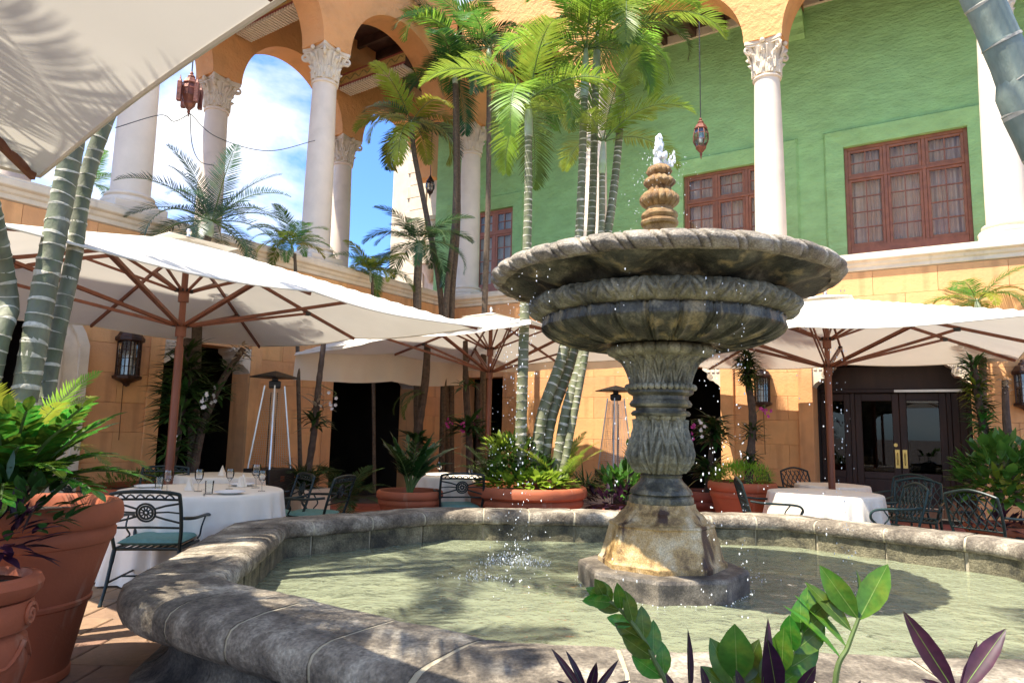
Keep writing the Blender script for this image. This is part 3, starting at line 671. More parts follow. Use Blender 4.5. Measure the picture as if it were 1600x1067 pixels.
def window(parent, a, b, mt, cur):
    """three-light casement with transom lights above and door leaves below"""
    y = YG+0.10; z0, z1 = LEDGE, 7.58; zt, zm, zs = 6.90, 5.42, 5.20
    m_ = MB(); m_.cbox(a, a+0.07, y, y+0.10, z0, z1, 0.006); m_.cbox(b-0.07, b, y, y+0.10, z0, z1, 0.006); m_.cbox(a+0.07, b-0.07, y, y+0.10, z1-0.07, z1, 0.006)
    ww = (b-a-0.14); xs = [a+0.07+ww*k/3 for k in range(4)]
    for x in xs[1:3]: m_.cbox(x-0.035, x+0.035, y+0.004, y+0.096, z0, z1-0.07, 0.006)
    wd = part('window', m_, mt, parent)
    pm = {}
    def lites(x0, x1, za, zb, nx, nz, fr=0.055):
        f = MB(); yy = y+0.015
        f.cbox(x0, x0+fr, yy, yy+0.06, za, zb, 0.005); f.cbox(x1-fr, x1, yy, yy+0.06, za, zb, 0.005)
        f.cbox(x0+fr, x1-fr, yy+0.001, yy+0.059, za, za+fr, 0.005); f.cbox(x0+fr, x1-fr, yy+0.001, yy+0.059, zb-fr, zb, 0.005)
        gx0, gx1, gz0, gz1 = x0+fr, x1-fr, za+fr, zb-fr
        for k in range(1, nx): x = gx0+(gx1-gx0)*k/nx; f.box(x-0.011, x+0.011, yy+0.012, yy+0.048, gz0, gz1)
        for k in range(1, nz): z = gz0+(gz1-gz0)*k/nz; f.box(gx0, gx1, yy+0.0125, yy+0.0475, z-0.011, z+0.011)
        part('sash', f, mt, wd)
        pw, ph = (gx1-gx0)/nx, (gz1-gz0)/nz; key = (round(pw, 3), round(ph, 3))
        if key not in pm: q = MB(); q.box(-pw/2+0.011, pw/2-0.011, -0.003, 0.003, -ph/2+0.011, ph/2-0.011); pm[key] = q.mesh('pane', 'window_glass')
        for i in range(nx):
            for j in range(nz): link('pane', pm[key], wd, (gx0+pw*(i+.5), yy+0.03, gz0+ph*(j+.5)), (U(-.012, .012), 0, U(-.012, .012)))
    for k in range(3):
        x0, x1 = xs[k]+(0 if k == 0 else 0.037), xs[k+1]-(0 if k == 2 else 0.037)
        lites(x0, x1, zt+0.035, z1-0.072, 2, 2); lites(x0, x1, zm, zt-0.035, 2, 4); lites(x0, x1, z0+0.02, zs, 2, 2, 0.10)
    f = MB(); f.cbox(a+0.07, b-0.07, y-0.006, y+0.104, zs+0.002, zm-0.002, 0.006); part('rail', f, mt, wd); f = MB(); f.cbox(a+0.07, b-0.07, y-0.004, y+0.10, zt-0.033, zt+0.033, 0.006); part('rail', f, mt, wd)
    f = MB()
    def fold(u, v): 
        x = a+0.05+(b-a-0.1)*u; return (x, y+0.20+0.035*math.sin(u*150+math.sin(u*31)*2)*(1-0.35*v)+0.02*math.sin(u*47), z0+(z1-0.085-z0)*v)
    f.grid(fold, 260, 6); part('curtain', f, cur, wd)
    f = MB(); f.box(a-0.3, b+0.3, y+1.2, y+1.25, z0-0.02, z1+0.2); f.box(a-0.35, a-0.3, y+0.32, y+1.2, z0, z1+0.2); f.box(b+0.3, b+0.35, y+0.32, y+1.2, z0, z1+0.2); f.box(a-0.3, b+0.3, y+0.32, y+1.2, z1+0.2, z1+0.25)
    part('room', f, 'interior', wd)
window(right, *WIN[0], 'window_wood', 'curtain'); window(right, *WIN[1], 'window_wood', 'curtain'); window(right, *WIN[2], 'pink_wood', 'sheer')

# cream stone pier of the next building, seen through the last arch
pier = thing('stone_pier', 'cream stone tower pier with carved niche seen beyond the last left arch', 'pier', (KX, KY, 0), math.atan2(dRv.y, dRv.x))
m_ = MB(); m_.box(-5.2, -2.75, 3.5, 5.5, 0, 12.5); pw = part('wall', m_, 'cream_stone', pier)
for k in range(18):
    z = 4.6+k*0.42; q = MB(); q.cbox(-4.55+(0.12 if k % 2 else 0), -3.75, 3.45, 3.499, z, z+0.405, 0.01); part('quoin', q, 'cream_stone', pw)
for k in range(18):
    z = 4.6+k*0.42; q = MB(); q.cbox(-3.20, -2.74+(0.0 if k % 2 else 0.05), 3.43, 3.499, z, z+0.405, 0.01); part('quoin', q, 'cream_stone', pw)
m_ = MB(); m_.lathe([(0.02, 5.9), (0.10, 6.0), (0.13, 6.1), (0.24, 6.25), (0.30, 6.42), (0.36, 6.46), (0.36, 6.54)], 20, cx=-3.45, cy=3.42); m_.cbox(-3.9, -3.0, 3.1, 3.44, 6.541, 6.64, 0.01)
m_.lathe([(0.17, 6.64), (0.16, 7.8), (0.22, 7.82), (0.24, 7.95)], 20, cx=-3.25, cy=3.3); part('carved_bracket', m_, 'cream_stone', pier)
m_ = MB(); m_.tube([(-2.62, 3.3, 4.6), (-2.62, 3.3, 9.0)], 0.05, 8); part('downpipe', m_, 'copper', pier)

# ================================================================== POOL BASIN
WATER = 0.255
inner = [(-1.68, 4.20), (0.02, 3.06), (2.40, 2.98), (4.02, 4.05), (4.40, 6.25), (3.02, 7.72), (-0.62, 7.66), (-2.0, 6.45)]
def fillet(poly, r, n=5):
    out = []; k = len(poly)
    for i in range(k):
        a, b, c = Vector(poly[i-1]), Vector(poly[i]), Vector(poly[(i+1) % k])
        u, v = (a-b).normalized(), (c-b).normalized(); p, q = b+u*r, b+v*r
        for j in range(n+1):
            t = j/n; out.append(((1-t)**2*p+2*t*(1-t)*b+t*t*q))
    return out
path = fillet(inner, 0.14)
# resample evenly
def resample(P, step):
    P = P+[P[0]]; cum = [0]
    for a, b in zip(P, P[1:]): cum.append(cum[-1]+(b-a).length)
    n = int(cum[-1]/step); out = []; j = 0
    for i in range(n):
        s = cum[-1]*i/n
        while cum[j+1] < s: j += 1
        out.append(P[j].lerp(P[j+1], (s-cum[j])/(cum[j+1]-cum[j])))
    return out
path = resample(path, 0.062); NP = len(path)
nrm = []
for i in range(NP):
    t = (path[(i+1) % NP]-path[i-1]).normalized(); nrm.append(Vector((t.y, -t.x)))   # outward for this winding
cen = sum(path, Vector((0, 0)))/NP
if (path[0]-cen).dot(nrm[0]) < 0: nrm = [-q for q in nrm]
def ring_pt(i, o, z): 
    i %= NP; p = path[i]+nrm[i]*o; return Vector((p.x, p.y, z))
basin = thing('pool_basin', 'weathered grey stone fountain pool with thick rounded coping stones', 'pool basin', (cen.x, cen.y, 0))
def sweep(i0, i1, prof, inset=0.0, amp=0.006, seed=0, close_ends=True, off=0.0):
    """a stone swept along the pool edge from station i0 to i1"""
    b = MB(); st = list(range(i0, i1+1)); n = len(prof)
    for k, i in enumerate(st):
        e = 0.012 if (k == 0 or k == len(st)-1) else 0.0
        for (o, z) in prof:
            p = ring_pt(i, o, z)
            if k == 0: p = p+(ring_pt(i+1, o, z)-p)*inset
            if k == len(st)-1: p = p+(ring_pt(i-1, o, z)-p)*inset
            c = ring_pt(i, 0.24, 0.43); p = p+(c-p)*e*1.6 if e else p
            d = noise.noise_vector(p*3.2+Vector((seed*7.1, 0, 0)))*amp*1.6+noise.noise_vector(p*14+Vector((seed, 3, 0)))*amp
            p = p+d; b.v.append((p.x-cen.x, p.y-cen.y, p.z))
    for k in range(len(st)-1):
        for j in range(n):
            b.f.append((k*n+j, k*n+(j+1) % n, (k+1)*n+(j+1) % n, (k+1)*n+j)); b.m.append(0)
    if close_ends:
        b.f.append(tuple(range(n))[::-1]); b.m.append(0); b.f.append(tuple((len(st)-1)*n+j for j in range(n))); b.m.append(0)
    return b
cop = [(0.0, 0.425), (-0.018, 0.445), (-0.026, 0.475), (-0.018, 0.52), (0.01, 0.55), (0.05, 0.562), (0.14, 0.565), (0.24, 0.564), (0.34, 0.561), (0.43, 0.556), (0.49, 0.545), (0.53, 0.52), (0.55, 0.48), (0.55, 0.43), (0.535, 0.385), (0.505, 0.355), (0.46, 0.34), (0.2, 0.34), (0.13, 0.42)]
lens = []; i = 0
while i < NP:
    ln_ = rnd.choice((8, 9, 10, 11)); lens.append((i, min(NP, i+ln_))); i += ln_
if lens[-1][1]-lens[-1][0] < 6: a = lens.pop(); lens[-1] = (lens[-1][0], a[1])
for k, (a, b) in enumerate(lens):
    dz = U(-0.003, 0.003); do = U(-0.005, 0.005)
    o = part('coping_stone', sweep(a, b, [(p+do, q+dz) for p, q in cop], 0.17, 0.0065, 0), 'coping_stone', basin, None, True, 50)
core = [(0.25+(p-0.25)*0.965, 0.45+(q-0.45)*0.93) for p, q in cop]
part('mortar_joints', sweep(0, NP, core, 0, 0.0065, 0, False), 'mortar', basin, None, True, 50)
inw = [(0.02, -0.12), (0.02, 0.424), (0.12, 0.424), (0.12, -0.12)]
for k, (a, b) in enumerate(lens):
    mid = (a+b)//2
    part('wall_block', sweep(a, b, [(p+U(-.006, .006), q) for p, q in inw], 0.22, 0.005, k+40), 'wall_stone', basin, None, True, 40)
part('wall_mortar', sweep(0, NP, [(0.044, -0.12), (0.044, 0.42), (0.118, 0.42), (0.118, -0.12)], 0, 0.003, 5, False), 'mortar', basin, None, True, 40)
outw = [(0.13, 0.345), (0.42, 0.345), (0.40, 0.325), (0.385, 0.30), (0.33, 0.285), (0.29, 0.25), (0.27, 0.20), (0.275, 0.15), (0.305, 0.10), (0.36, 0.06), (0.43, 0.035), (0.46, 0.02), (0.46, -0.011), (0.13, -0.011)]
for k, (a, b) in enumerate(lens): part('base_block', sweep(a, b, outw, 0.10, 0.008, k+80), 'basin_base', basin, None, True, 50)

FX, FY = 1.215, 5.62
b_ = MB(); cc_ = [ring_pt(i, 0.10, -0.10) for i in range(NP)]
b_.add([(q.x, q.y, q.z) for q in cc_]+[(FX, FY, -0.10)], [(i, (i+1) % NP, NP) for i in range(NP)])
tag(part('pool_floor', b_, 'pool_floor', None), kind='structure')
# rippled water sheet: rings spread from where the drops fall, small wind ripples between
drops_at = [(onz(805, 880, WATER), 0.016), (onz(745, 905, WATER), 0.010), (onz(1180, 905, WATER), 0.006), (onz(700, 870, WATER), 0.007)]
for k in range(26):
    th = 2*PI*k/26+U(-.1, .1); drops_at.append((Vector((FX+1.32*math.cos(th), FY+1.32*math.sin(th), WATER)), U(0.0012, 0.0035)))
def wz(x, y):
    z = 0.0085*noise.noise(Vector((x*3.4, y*6.5, 0)))+0.0036*noise.noise(Vector((x*13, y*17, 4)))
    for c, a in drops_at:
        d = math.hypot(x-c.x, y-c.y)
        if d < 1.6: z += a*math.cos(d*26+a*900)*math.exp(-d*2.6)*min(1, d*6)
    return WATER+z
b_ = MB(); RINGS = 110
FLIP = (path[0]-cen).x*(path[5]-cen).y-(path[0]-cen).y*(path[5]-cen).x > 0     # keep the sheet facing up
for j in range(RINGS+1):
    f = j/RINGS
    for i in range(0, NP):
        p = ring_pt(i, 0.03, WATER); x = FX+(p.x-FX)*f; y = FY+(p.y-FY)*f; b_.v.append((x, y, wz(x, y)))
for j in range(RINGS):
    for i in range(NP): b_.f.append(((j+1)*NP+i, (j+1)*NP+(i+1) % NP, j*NP+(i+1) % NP, j*NP+i) if FLIP else (j*NP+i, j*NP+(i+1) % NP, (j+1)*NP+(i+1) % NP, (j+1)*NP+i)); b_.m.append(0)
def pool_water_mat():
    m = bpy.data.materials.new('pool_water'); m.use_nodes = True; t = m.node_tree; t.nodes.clear(); ln = t.links.new
    o = t.nodes.new('ShaderNodeOutputMaterial'); co = t.nodes.new('ShaderNodeTexCoord')
    nb = t.nodes.new('ShaderNodeTexNoise'); nb.inputs['Scale'].default_value = 6; nb.inputs['Detail'].default_value = 5; ln(co.outputs['Object'], nb.inputs[0])
    bn = t.nodes.new('ShaderNodeBump'); bn.inputs['Strength'].default_value = 0.85; bn.inputs['Distance'].default_value = 0.10; ln(nb.outputs[0], bn.inputs['Height'])
    tr = t.nodes.new('ShaderNodeBsdfTransparent'); tr.inputs[0].default_value = (0.70, 0.74, 0.52, 1)
    df = t.nodes.new('ShaderNodeBsdfDiffuse'); df.inputs[0].default_value = (0.46, 0.50, 0.32, 1)
    m1 = t.nodes.new('ShaderNodeMixShader'); m1.inputs[0].default_value = 0.42; ln(tr.outputs[0], m1.inputs[1]); ln(df.outputs[0], m1.inputs[2])
    gl = t.nodes.new('ShaderNodeBsdfGlossy'); gl.inputs['Roughness'].default_value = 0.04; ln(bn.outputs[0], gl.inputs['Normal'])
    fr = t.nodes.new('ShaderNodeFresnel'); fr.inputs[0].default_value = 1.33; ln(bn.outputs[0], fr.inputs['Normal'])
    m2 = t.nodes.new('ShaderNodeMixShader'); ln(fr.outputs[0], m2.inputs[0]); ln(m1.outputs[0], m2.inputs[1]); ln(gl.outputs[0], m2.inputs[2]); ln(m2.outputs[0], o.inputs[0])
    M['pool_water'] = m
pool_water_mat()
tag(part('pool_water', b_, 'pool_water', None, None, True, 0), kind='structure')

# ================================================================== FOUNTAIN
fo = thing('fountain', 'tiered dark stone fountain with a wide carved bowl in the pool', 'fountain', (FX, FY, 0), R(31))
def octo(b, rings, n=8, rot=PI/8):
    """faceted solid from (apothem, z) rings"""
    b.lathe([(a/math.cos(PI/n), z) for a, z in rings], n, lambda th, r, z, i: (r, z)); return b
def rot_mb(b, a):
    c, s = math.cos(a), math.sin(a); b.v = [(x*c-y*s, x*s+y*c, z) for x, y, z in b.v]; return b
b_ = MB(); octo(b_, [(0.605, -0.12), (0.61, 0.395), (0.60, 0.418), (0.58, 0.425), (0.40, 0.427)])
part('plinth', b_, 'plinth_stone', fo, None, False)
b_ = MB(); octo(b_, [(0.462, 0.425), (0.462, 0.462), (0.444, 0.478), (0.438, 0.49), (0.378, 0.722), (0.386, 0.735), (0.376, 0.75)])
part('base', b_, 'ochre_stone', fo, None, False)
b_ = MB(); octo(b_, [(0.376, 0.749), (0.35, 0.757), (0.325, 0.78), (0.302, 0.812), (0.272, 0.838), (0.25, 0.868), (0.247, 0.895), (0.245, 0.898)])
part('shoulder', b_, 'ochre_stone', fo, None, False)
b_ = MB(); b_.lathe([(0.25, 0.896), (0.256, 0.91), (0.252, 0.945), (0.23, 0.962), (0.248, 0.972), (0.24, 1.0), (0.21, 1.03), (0.176, 1.065), (0.16, 1.095), (0.17, 1.112), (0.15, 1.13)], 64); b_.jitter(0.004, 8)
part('foot', b_, 'fountain_stone', fo, None, True, 30)
# carved vase
def vase_r(k):
    pts = [(0, .125), (.08, .155), (.2, .188), (.33, .198), (.5, .184), (.66, .158), (.8, .142), (.9, .145), (1, .16)]
    for (a, ra), (b2, rb) in zip(pts, pts[1:]):
        if a <= k <= b2: return ra+(rb-ra)*smooth01((k-a)/(b2-a))
    return pts[-1][1]
def vmod(th, r, z, i):
    k = (z-1.13)/0.45; u = ((th*6/(2*PI)) % 1)-0.5; u2 = ((th*6/(2*PI)+.5) % 1)-0.5
    rel = max(acanthus(u, min(1, k/0.95))*0.080, acanthus(u2, min(1, max(0, (k-0.45)/0.55)))*0.040)
    if k > 0.9: rel = max(rel, 0.045*smooth01((k-0.9)/0.05)*abs(math.cos(6*th))**0.4)
    return r+rel, z
b_ = MB(); b_.lathe([(vase_r(i/110), 1.13+0.45*i/110) for i in range(111)], 420, vmod); part('vase', b_, 'fountain_leaf', fo, None, True, 0)
b_ = MB(); b_.lathe([(0.19, 1.578), (0.228, 1.582), (0.238, 1.60), (0.222, 1.62), (0.20, 1.625), (0.20, 1.645), (0.240, 1.655), (0.25, 1.675), (0.236, 1.70), (0.222, 1.712), (0.222, 1.74), (0.25, 1.755), (0.262, 1.765), (0.262, 1.785), (0.25, 1.80)], 64); part('collar', b_, 'fountain_stone', fo)
def beads(n, r, z, br, mt, name):
    b = MB()
    for k in range(n): th = 2*PI*k/n; b.ball((r*math.cos(th), r*math.sin(th), z), br, 10, 6, 0, 1.0)
    tag(part(name, b, mt, fo), kind='stuff')
beads(34, 0.264, 1.81, 0.026, 'fountain_leaf', 'bead_ring')
def cmod(th, r, z, i):
    k = (z-1.825)/0.235; u = ((th*12/(2*PI)) % 1)-0.5; u2 = ((th*12/(2*PI)+.5) % 1)-0.5
    return r+max(acanthus(u, min(1, k))*0.062, acanthus(u2, min(1, max(0, k*1.2-0.2)))*0.030)+(0.035*smooth01((k-0.75)/0.25)), z
b_ = MB(); b_.lathe([(0.19+0.10*(i/60)**1.6, 1.825+0.235*i/60) for i in range(61)], 420, cmod); part('leaf_capital', b_, 'fountain_leaf', fo, None, True, 0)
def egg(th, r, z, i): return r*(0.90+0.10*abs(math.sin(th*13))**0.5), z
b_ = MB(); b_.lathe([(0.33, 2.05), (0.385, 2.055), (0.425, 2.075), (0.438, 2.10), (0.425, 2.13), (0.39, 2.145), (0.33, 2.15)], 416, egg); part('egg_ring', b_, 'fountain_leaf', fo, None, True, 0)
# gadrooned lower bowl
def gad(th, r, z, i):
    k = smooth01((r-0.46)/0.10)*smooth01((0.962-r)/0.025)
    u = ((th*26/(2*PI)) % 1)-0.5
    lobe = math.sqrt(max(0, 1-(abs(u)/0.36)**2)) if abs(u) < 0.36 else 0
    edge = math.exp(-((abs(u)-0.41)/0.045)**2); cavity = math.sqrt(max(0, 1-(abs(u)/0.26)**2)) if abs(u) < 0.26 else 0
    a_ = max(0, min(1, (i-2)/33))*PI/2; h = (0.070*lobe+0.040*edge-0.045*cavity)*k
    return r+h*math.sin(a_), z-h*math.cos(a_)
b_ = MB(); prof = [(0.36, 2.150), (0.44, 2.152)]
for i in range(34):
    a = i/33*PI/2; prof.append((0.45+0.500*math.sin(a), 2.312-0.150*math.cos(a)))
prof += [(0.955, 2.335), (0.935, 2.352), (0.88, 2.358)]
b_.lathe(prof, 624, gad); part('lower_bowl', b_, 'fountain_stone', fo, None, True, 0)
# carved leaf band
def band(th, r, z, i):
    k = (z-2.355)/0.175; u = ((th*22/(2*PI)) % 1)-0.5
    u2 = ((th*22/(2*PI)+.5) % 1)-0.5; ev = smooth01(k/0.08)*smooth01((1-k)/0.10)
    rel = max(acanthus(u, 0.95*(1-k))*0.075, acanthus(u2*1.5, 0.9*k)*0.040)
    return r+rel*ev, z
b_ = MB(); b_.lathe([(0.90, 2.352)]+[(0.945+0.075*math.sin(PI*i/36), 2.357+0.172*i/36) for i in range(37)]+[(0.92, 2.535)], 900, band); part('leaf_band', b_, 'fountain_leaf', fo, None, True, 0)
# upper bowl with radial swags underneath
def und(th, r, z, i):
    u = ((th*10/(2*PI)) % 1)-0.5; k = smooth01((r-0.93)/0.1)*smooth01((1.32-r)/0.08)
    return r, z+0.045*k*(math.cos(2*PI*u)-0.3)-0.020*k*math.exp(-(u/0.05)**2)
prof = [(0.90, 2.528), (0.94, 2.530), (0.96, 2.55), (1.0, 2.578), (1.06, 2.60), (1.12, 2.614), (1.18, 2.624), (1.24, 2.632), (1.285, 2.636), (1.32, 2.632)]
b_ = MB(); b_.lathe(prof, 240, und, cap=False); part('bowl', b_, 'fountain_stone', fo, None, True, 50)
def rope(th, r, z, i):
    f = ((th*34/(2*PI)+(z-2.68)*3.2) % 1); g2 = math.exp(-((abs(f-0.5)-0.14)/0.03)**2)
    e = smooth01((r-1.27)/0.05); q = (abs(((f+0.5) % 1)-0.5))/0.36
    return r+(-0.034*g2+0.022*math.sqrt(max(0, 1-q*q)))*e, z
prof = [(1.285, 2.628), (1.33, 2.628)]+[(1.335+0.050*math.sin(PI*i/16), 2.630+0.112*i/16) for i in range(17)]+[(1.31, 2.752), (1.22, 2.754), (1.19, 2.735), (1.17, 2.69), (1.0, 2.645), (0.3, 2.62)]
b_ = MB(); b_.lathe(prof, 1020, rope, cap=False); part('rim', b_, 'fountain_rim', fo, None, True, 0)
b_ = MB(); b_.lathe([(1.185, 2.72), (0.01, 2.72)], 64, lambda th, r, z, i: (r, z)); part('bowl_water', b_, 'pool_water', fo)
# finial
def bulb(n, amp):
    return lambda th, r, z, i: (r*(1-amp+amp*abs(math.sin(th*n/2))**0.6), z)
b_ = MB(); b_.lathe([(0.17, 2.60), (0.17, 2.86), (0.15, 2.9), (0.125, 3.0), (0.125, 3.14), (0.128, 3.155), (0.15, 3.165), (0.157, 3.185), (0.15, 3.205), (0.128, 3.215), (0.142, 3.225), (0.152, 3.245), (0.145, 3.27), (0.115, 3.29), (0.108, 3.315)], 48); b_.jitter(0.004, 12); part('finial_base', b_, 'finial_stone', fo)
b_ = MB(); b_.lathe([(0.10, 3.31)]+[(0.105+0.062*math.sin(PI*i/12)**0.8, 3.315+0.145*i/12) for i in range(13)]+[(0.10, 3.47), (0.10, 3.485)], 112, bulb(16, 0.12)); b_.jitter(0.003, 12); part('finial_bulb', b_, 'finial_stone', fo, None, True, 60)
b_ = MB(); b_.lathe([(0.10, 3.48)]+[(0.085+0.048*math.sin(PI*i/10), 3.488+0.105*i/10) for i in range(11)]+[(0.08, 3.60), (0.095, 3.61), (0.11, 3.635), (0.10, 3.66), (0.07, 3.685), (0.035, 3.70), (0.0001, 3.70)], 112, bulb(12, 0.16)); b_.jitter(0.006, 14); part('finial_bud', b_, 'finial_stone', fo, None, True, 60)

# ---- moving water as it stands in the picture: jet, falling drops, splashes
b_ = MB(); rr = random.Random(11)
for k in range(90):
    h = rr.random()**0.8; z = 3.69+h*0.27; s = 0.020*(1-0.45*h)
    b_.ball((FX+rr.gauss(0, s), FY+rr.gauss(0, s), z), rr.uniform(0.010, 0.022)*(1-0.3*h), 6, 4, 0, rr.uniform(1.2, 2.6))
for k in range(26):
    t = rr.random(); b_.ball((FX+0.05+0.07*t+rr.gauss(0, .012), FY+rr.gauss(0, .03), 3.66+0.18*t-0.10*t*t+rr.gauss(0, .015)), rr.uniform(0.006, 0.014), 6, 4, 0, 1.4)
tag(part('water_jet', b_, 'water_white', None), 'short white water jet bubbling from the top of the fountain', 'water jet')
b_ = MB()
for k in range(230):                                                 # spray round the finial
    th = rr.uniform(0, 2*PI); r = abs(rr.gauss(0.12, 0.16)); z = 3.85-r*rr.uniform(0.3, 3.0)
    if z < 2.75: continue
    b_.ball((FX+r*math.cos(th), FY+r*math.sin(th), z), rr.uniform(0.0016, 0.0042), 5, 3, 0, rr.uniform(1, 2))
for k in range(26):                                                  # drips off the rim, in strings
    th = rr.uniform(0, 2*PI); n = rr.choice((4, 8, 16, 30))
    x, y = FX+1.365*math.cos(th), FY+1.365*math.sin(th)
    for q in range(n):
        z = rr.uniform(WATER, 2.58); b_.ball((x+rr.gauss(0, .018), y+rr.gauss(0, .018), z), rr.uniform(0.0016, 0.0052), 5, 3, 0, rr.uniform(1, 2.2))
for (px, dd) in ((805, 5.45), (830, 5.2), (1125, 4.45), (1105, 4.4), (1155, 4.5), (800, 5.5), (1310, 5.6)):
    p = at(px, 600, dd); 
    for q in range(34): b_.ball((p.x+rr.gauss(0, .03), p.y+rr.gauss(0, .03), rr.uniform(WATER, 2.5)), rr.uniform(0.0018, 0.0062), 5, 3, 0, rr.uniform(1, 2.2))
for (c, n, s) in ((drops_at[0][0], 330, 0.15), (drops_at[1][0], 90, 0.10), (drops_at[2][0], 20, 0.08)):
    for q in range(n):
        dx, dy = rr.gauss(0, s), rr.gauss(0, s*0.6); b_.ball((c.x+dx, c.y+dy, WATER+abs(rr.gauss(0, 0.045))*math.exp(-(dx/s)**2*0.3)), rr.uniform(0.0015, 0.0055), 5, 3, 0, rr.uniform(0.8, 2.4))
for q in range(120):
    th = rr.uniform(0, 2*PI); d = 0.64/max(abs(math.cos(((th-R(31)) % (PI/4))-PI/8)), .9); b_.ball((FX+d*math.cos(th), FY+d*math.sin(th), WATER+abs(rr.gauss(0, 0.01))), rr.uniform(0.002, 0.006), 5, 3)
tag(part('water_drops', b_, 'water_white', None), 'white water drops falling from the bowl and splashing in the pool', 'water drops', kind='stuff')

# ================================================================== UMBRELLAS
def umbrella(label, loc, rz, a, b, ze, zp, drop=None, mt='canopy', valance=None, hub=(2.42, 2.80), sagk=1.0):
    """square market umbrella: timber pole, eight ribs on struts from two collars, cloth canopy.  drop: corner (sx, sy) -> metres lower"""
    t = thing('market_umbrella', label, 'umbrella', loc, rz, 'white market umbrellas of the terrace'); drop = drop or {}
    def cz(u, v):
        mx = max(abs(u), abs(v)); z = ze+(zp-ze)*(1-mx)
        ang = math.atan2(v, u); nf = abs(math.sin(4*ang))                 # 0 on the ribs, 1 between them
        z -= sagk*0.055*nf*mx*mx
        z += 0.05*(1-mx)**2
        for (sx, sy), d in drop.items(): z -= d*max(0, u*sx)**1.5*max(0, v*sy)**1.5
        return z
    def cp(u, v):
        # edges drawn in a little between the ribs
        mx = max(abs(u), abs(v)); ang = math.atan2(v, u); k = 1-0.022*abs(math.sin(4*ang))*mx**3
        return (a*u*k, b*v*k, cz(u, v))
    c = MB(); c.grid(lambda i, j: cp(2*i-1, 2*j-1), 40, 40)
    can = part('canopy', c, mt, t, None, True, 0)
    hem = MB(); pts = []
    for k in range(160):
        s = k/160*4; q = s % 1
        u, v = [(-1+2*q, -1), (1, -1+2*q), (1-2*q, 1), (-1, 1-2*q)][int(s)]
        x, y, z = cp(u, v); pts.append((x, y, z-0.004))
    hem.tube(pts+[pts[0]], 0.009, 5, False); part('hem', hem, mt, can)
    cap = MB(); cap.grid(lambda i, j: (a*0.16*(2*i-1), b*0.16*(2*j-1), zp+0.075-0.10*max(abs(2*i-1), abs(2*j-1))), 12, 12); part('vent_cap', cap, mt, can)
    f = MB(); f.lathe([(0.001, zp+0.06), (0.03, zp+0.07), (0.022, zp+0.10), (0.034, zp+0.13), (0.02, zp+0.165), (0.001, zp+0.175)], 14); part('finial', f, 'steel', t)
    p = MB(); p.tube([(0, 0, 0.05), (0, 0, 2.30), (0, 0, 2.30), (0, 0, zp+0.02)], [0.046, 0.046, 0.036, 0.036], 16); part('pole', p, 'umbrella_wood', t)
    p = MB(); p.cbox(-0.35, 0.35, -0.35, 0.35, 0, 0.05, 0.01); p.tube([(0, 0, 0.05), (0, 0, 0.32)], 0.06, 14); part('base', p, 'black_metal', t)
    for hz in hub:
        p = MB(); p.lathe([(0.047, hz-0.13), (0.058, hz-0.13), (0.058, hz-0.02), (0.072, hz-0.015), (0.072, hz+0.03), (0.045, hz+0.03)], 16); part('collar', p, 'umbrella_wood', t)
        p = MB()
        for k in range(8): th = k*PI/4; p.bar((0.055*math.cos(th), 0.055*math.sin(th), hz), (0.10*math.cos(th), 0.10*math.sin(th), hz), 0.035, 0.03)
        part('bracket', p, 'black_metal', t)
    for k in range(8):
        u, v = [(1, 0), (1, 1), (0, 1), (-1, 1), (-1, 0), (-1, -1), (0, -1), (1, -1)][k]
        n = Vector((a*u, b*v, 0)); n2 = n.normalized()
        e = Vector(cp(u*0.985, v*0.985))-Vector((0, 0, 0.03)); s = Vector((0, 0, zp-0.07))+n2*0.06
        r = MB(); mids = [Vector(cp(u*q, v*q))-Vector((0, 0, 0.032)) for q in (0.35, 0.62, 0.985)]
        prv = s
        for q in mids: r.bar(prv, q, 0.024, 0.040); prv = q
        rib = part('rib', r, 'umbrella_wood', t)
        q = 0.60 if (u and v) else 0.66; m1 = Vector(cp(u*q, v*q))-Vector((0, 0, 0.055)); side = Vector((-n2.y, n2.x, 0))*0.019
        r = MB()
        for sg in (-1, 1): r.bar(n2*0.09+side*sg+Vector((0, 0, hub[0])), m1+side*sg, 0.015, 0.034)
        part('strut', r, 'umbrella_wood', rib)
        q = 0.30; m2 = Vector(cp(u*q, v*q))-Vector((0, 0, 0.05)); r = MB(); r.bar(n2*0.09+Vector((0, 0, hub[1])), m2, 0.02, 0.03); part('short_strut', r, 'umbrella_wood', rib)
        r = MB(); r.bar(m1-n2*0.04, m1+n2*0.04, 0.058, 0.045); part('bracket', r, 'black_metal', rib)
    if valance:
        for (u0, v0, u1, v1, h) in valance:
            vb = MB()
            def vf(i, j):
                u, v = u0+(u1-u0)*i, v0+(v1-v0)*i; x, y, z = cp(u, v); nx, ny = (v1-v0), -(u1-u0); l = math.hypot(nx, ny)
                sg = 1 if (nx*(u0+u1)+ny*(v0+v1)) > 0 else -1
                wv = (0.030*math.sin(i*23)+0.022*math.sin(i*51+1))*j; k = h*(0.9+0.18*abs(math.sin(i*PI)))
                return (x+sg*nx/l*(wv+0.02*j), y+sg*ny/l*(wv+0.02*j), z-k*j)
            vb.grid(vf, 90, 10); part('valance', vb, mt, can, None, True, 0)
    return t
def ang(dx, dy): return math.atan2(dy, dx)
ZE = 2.66
umbrella('white umbrella overhanging the top left corner with leaf shadows on its cloth', (-2.20, 0.10, 0), ang(.75, -.66), 2.32, 2.32, 2.67, 3.40, sagk=0.6)
umbrella('large white umbrella over the laid table at left', (-3.80, 7.86, 0), ang(.584, .812), 2.62, 2.32, 2.72, 3.52, hub=(2.55, 2.95))
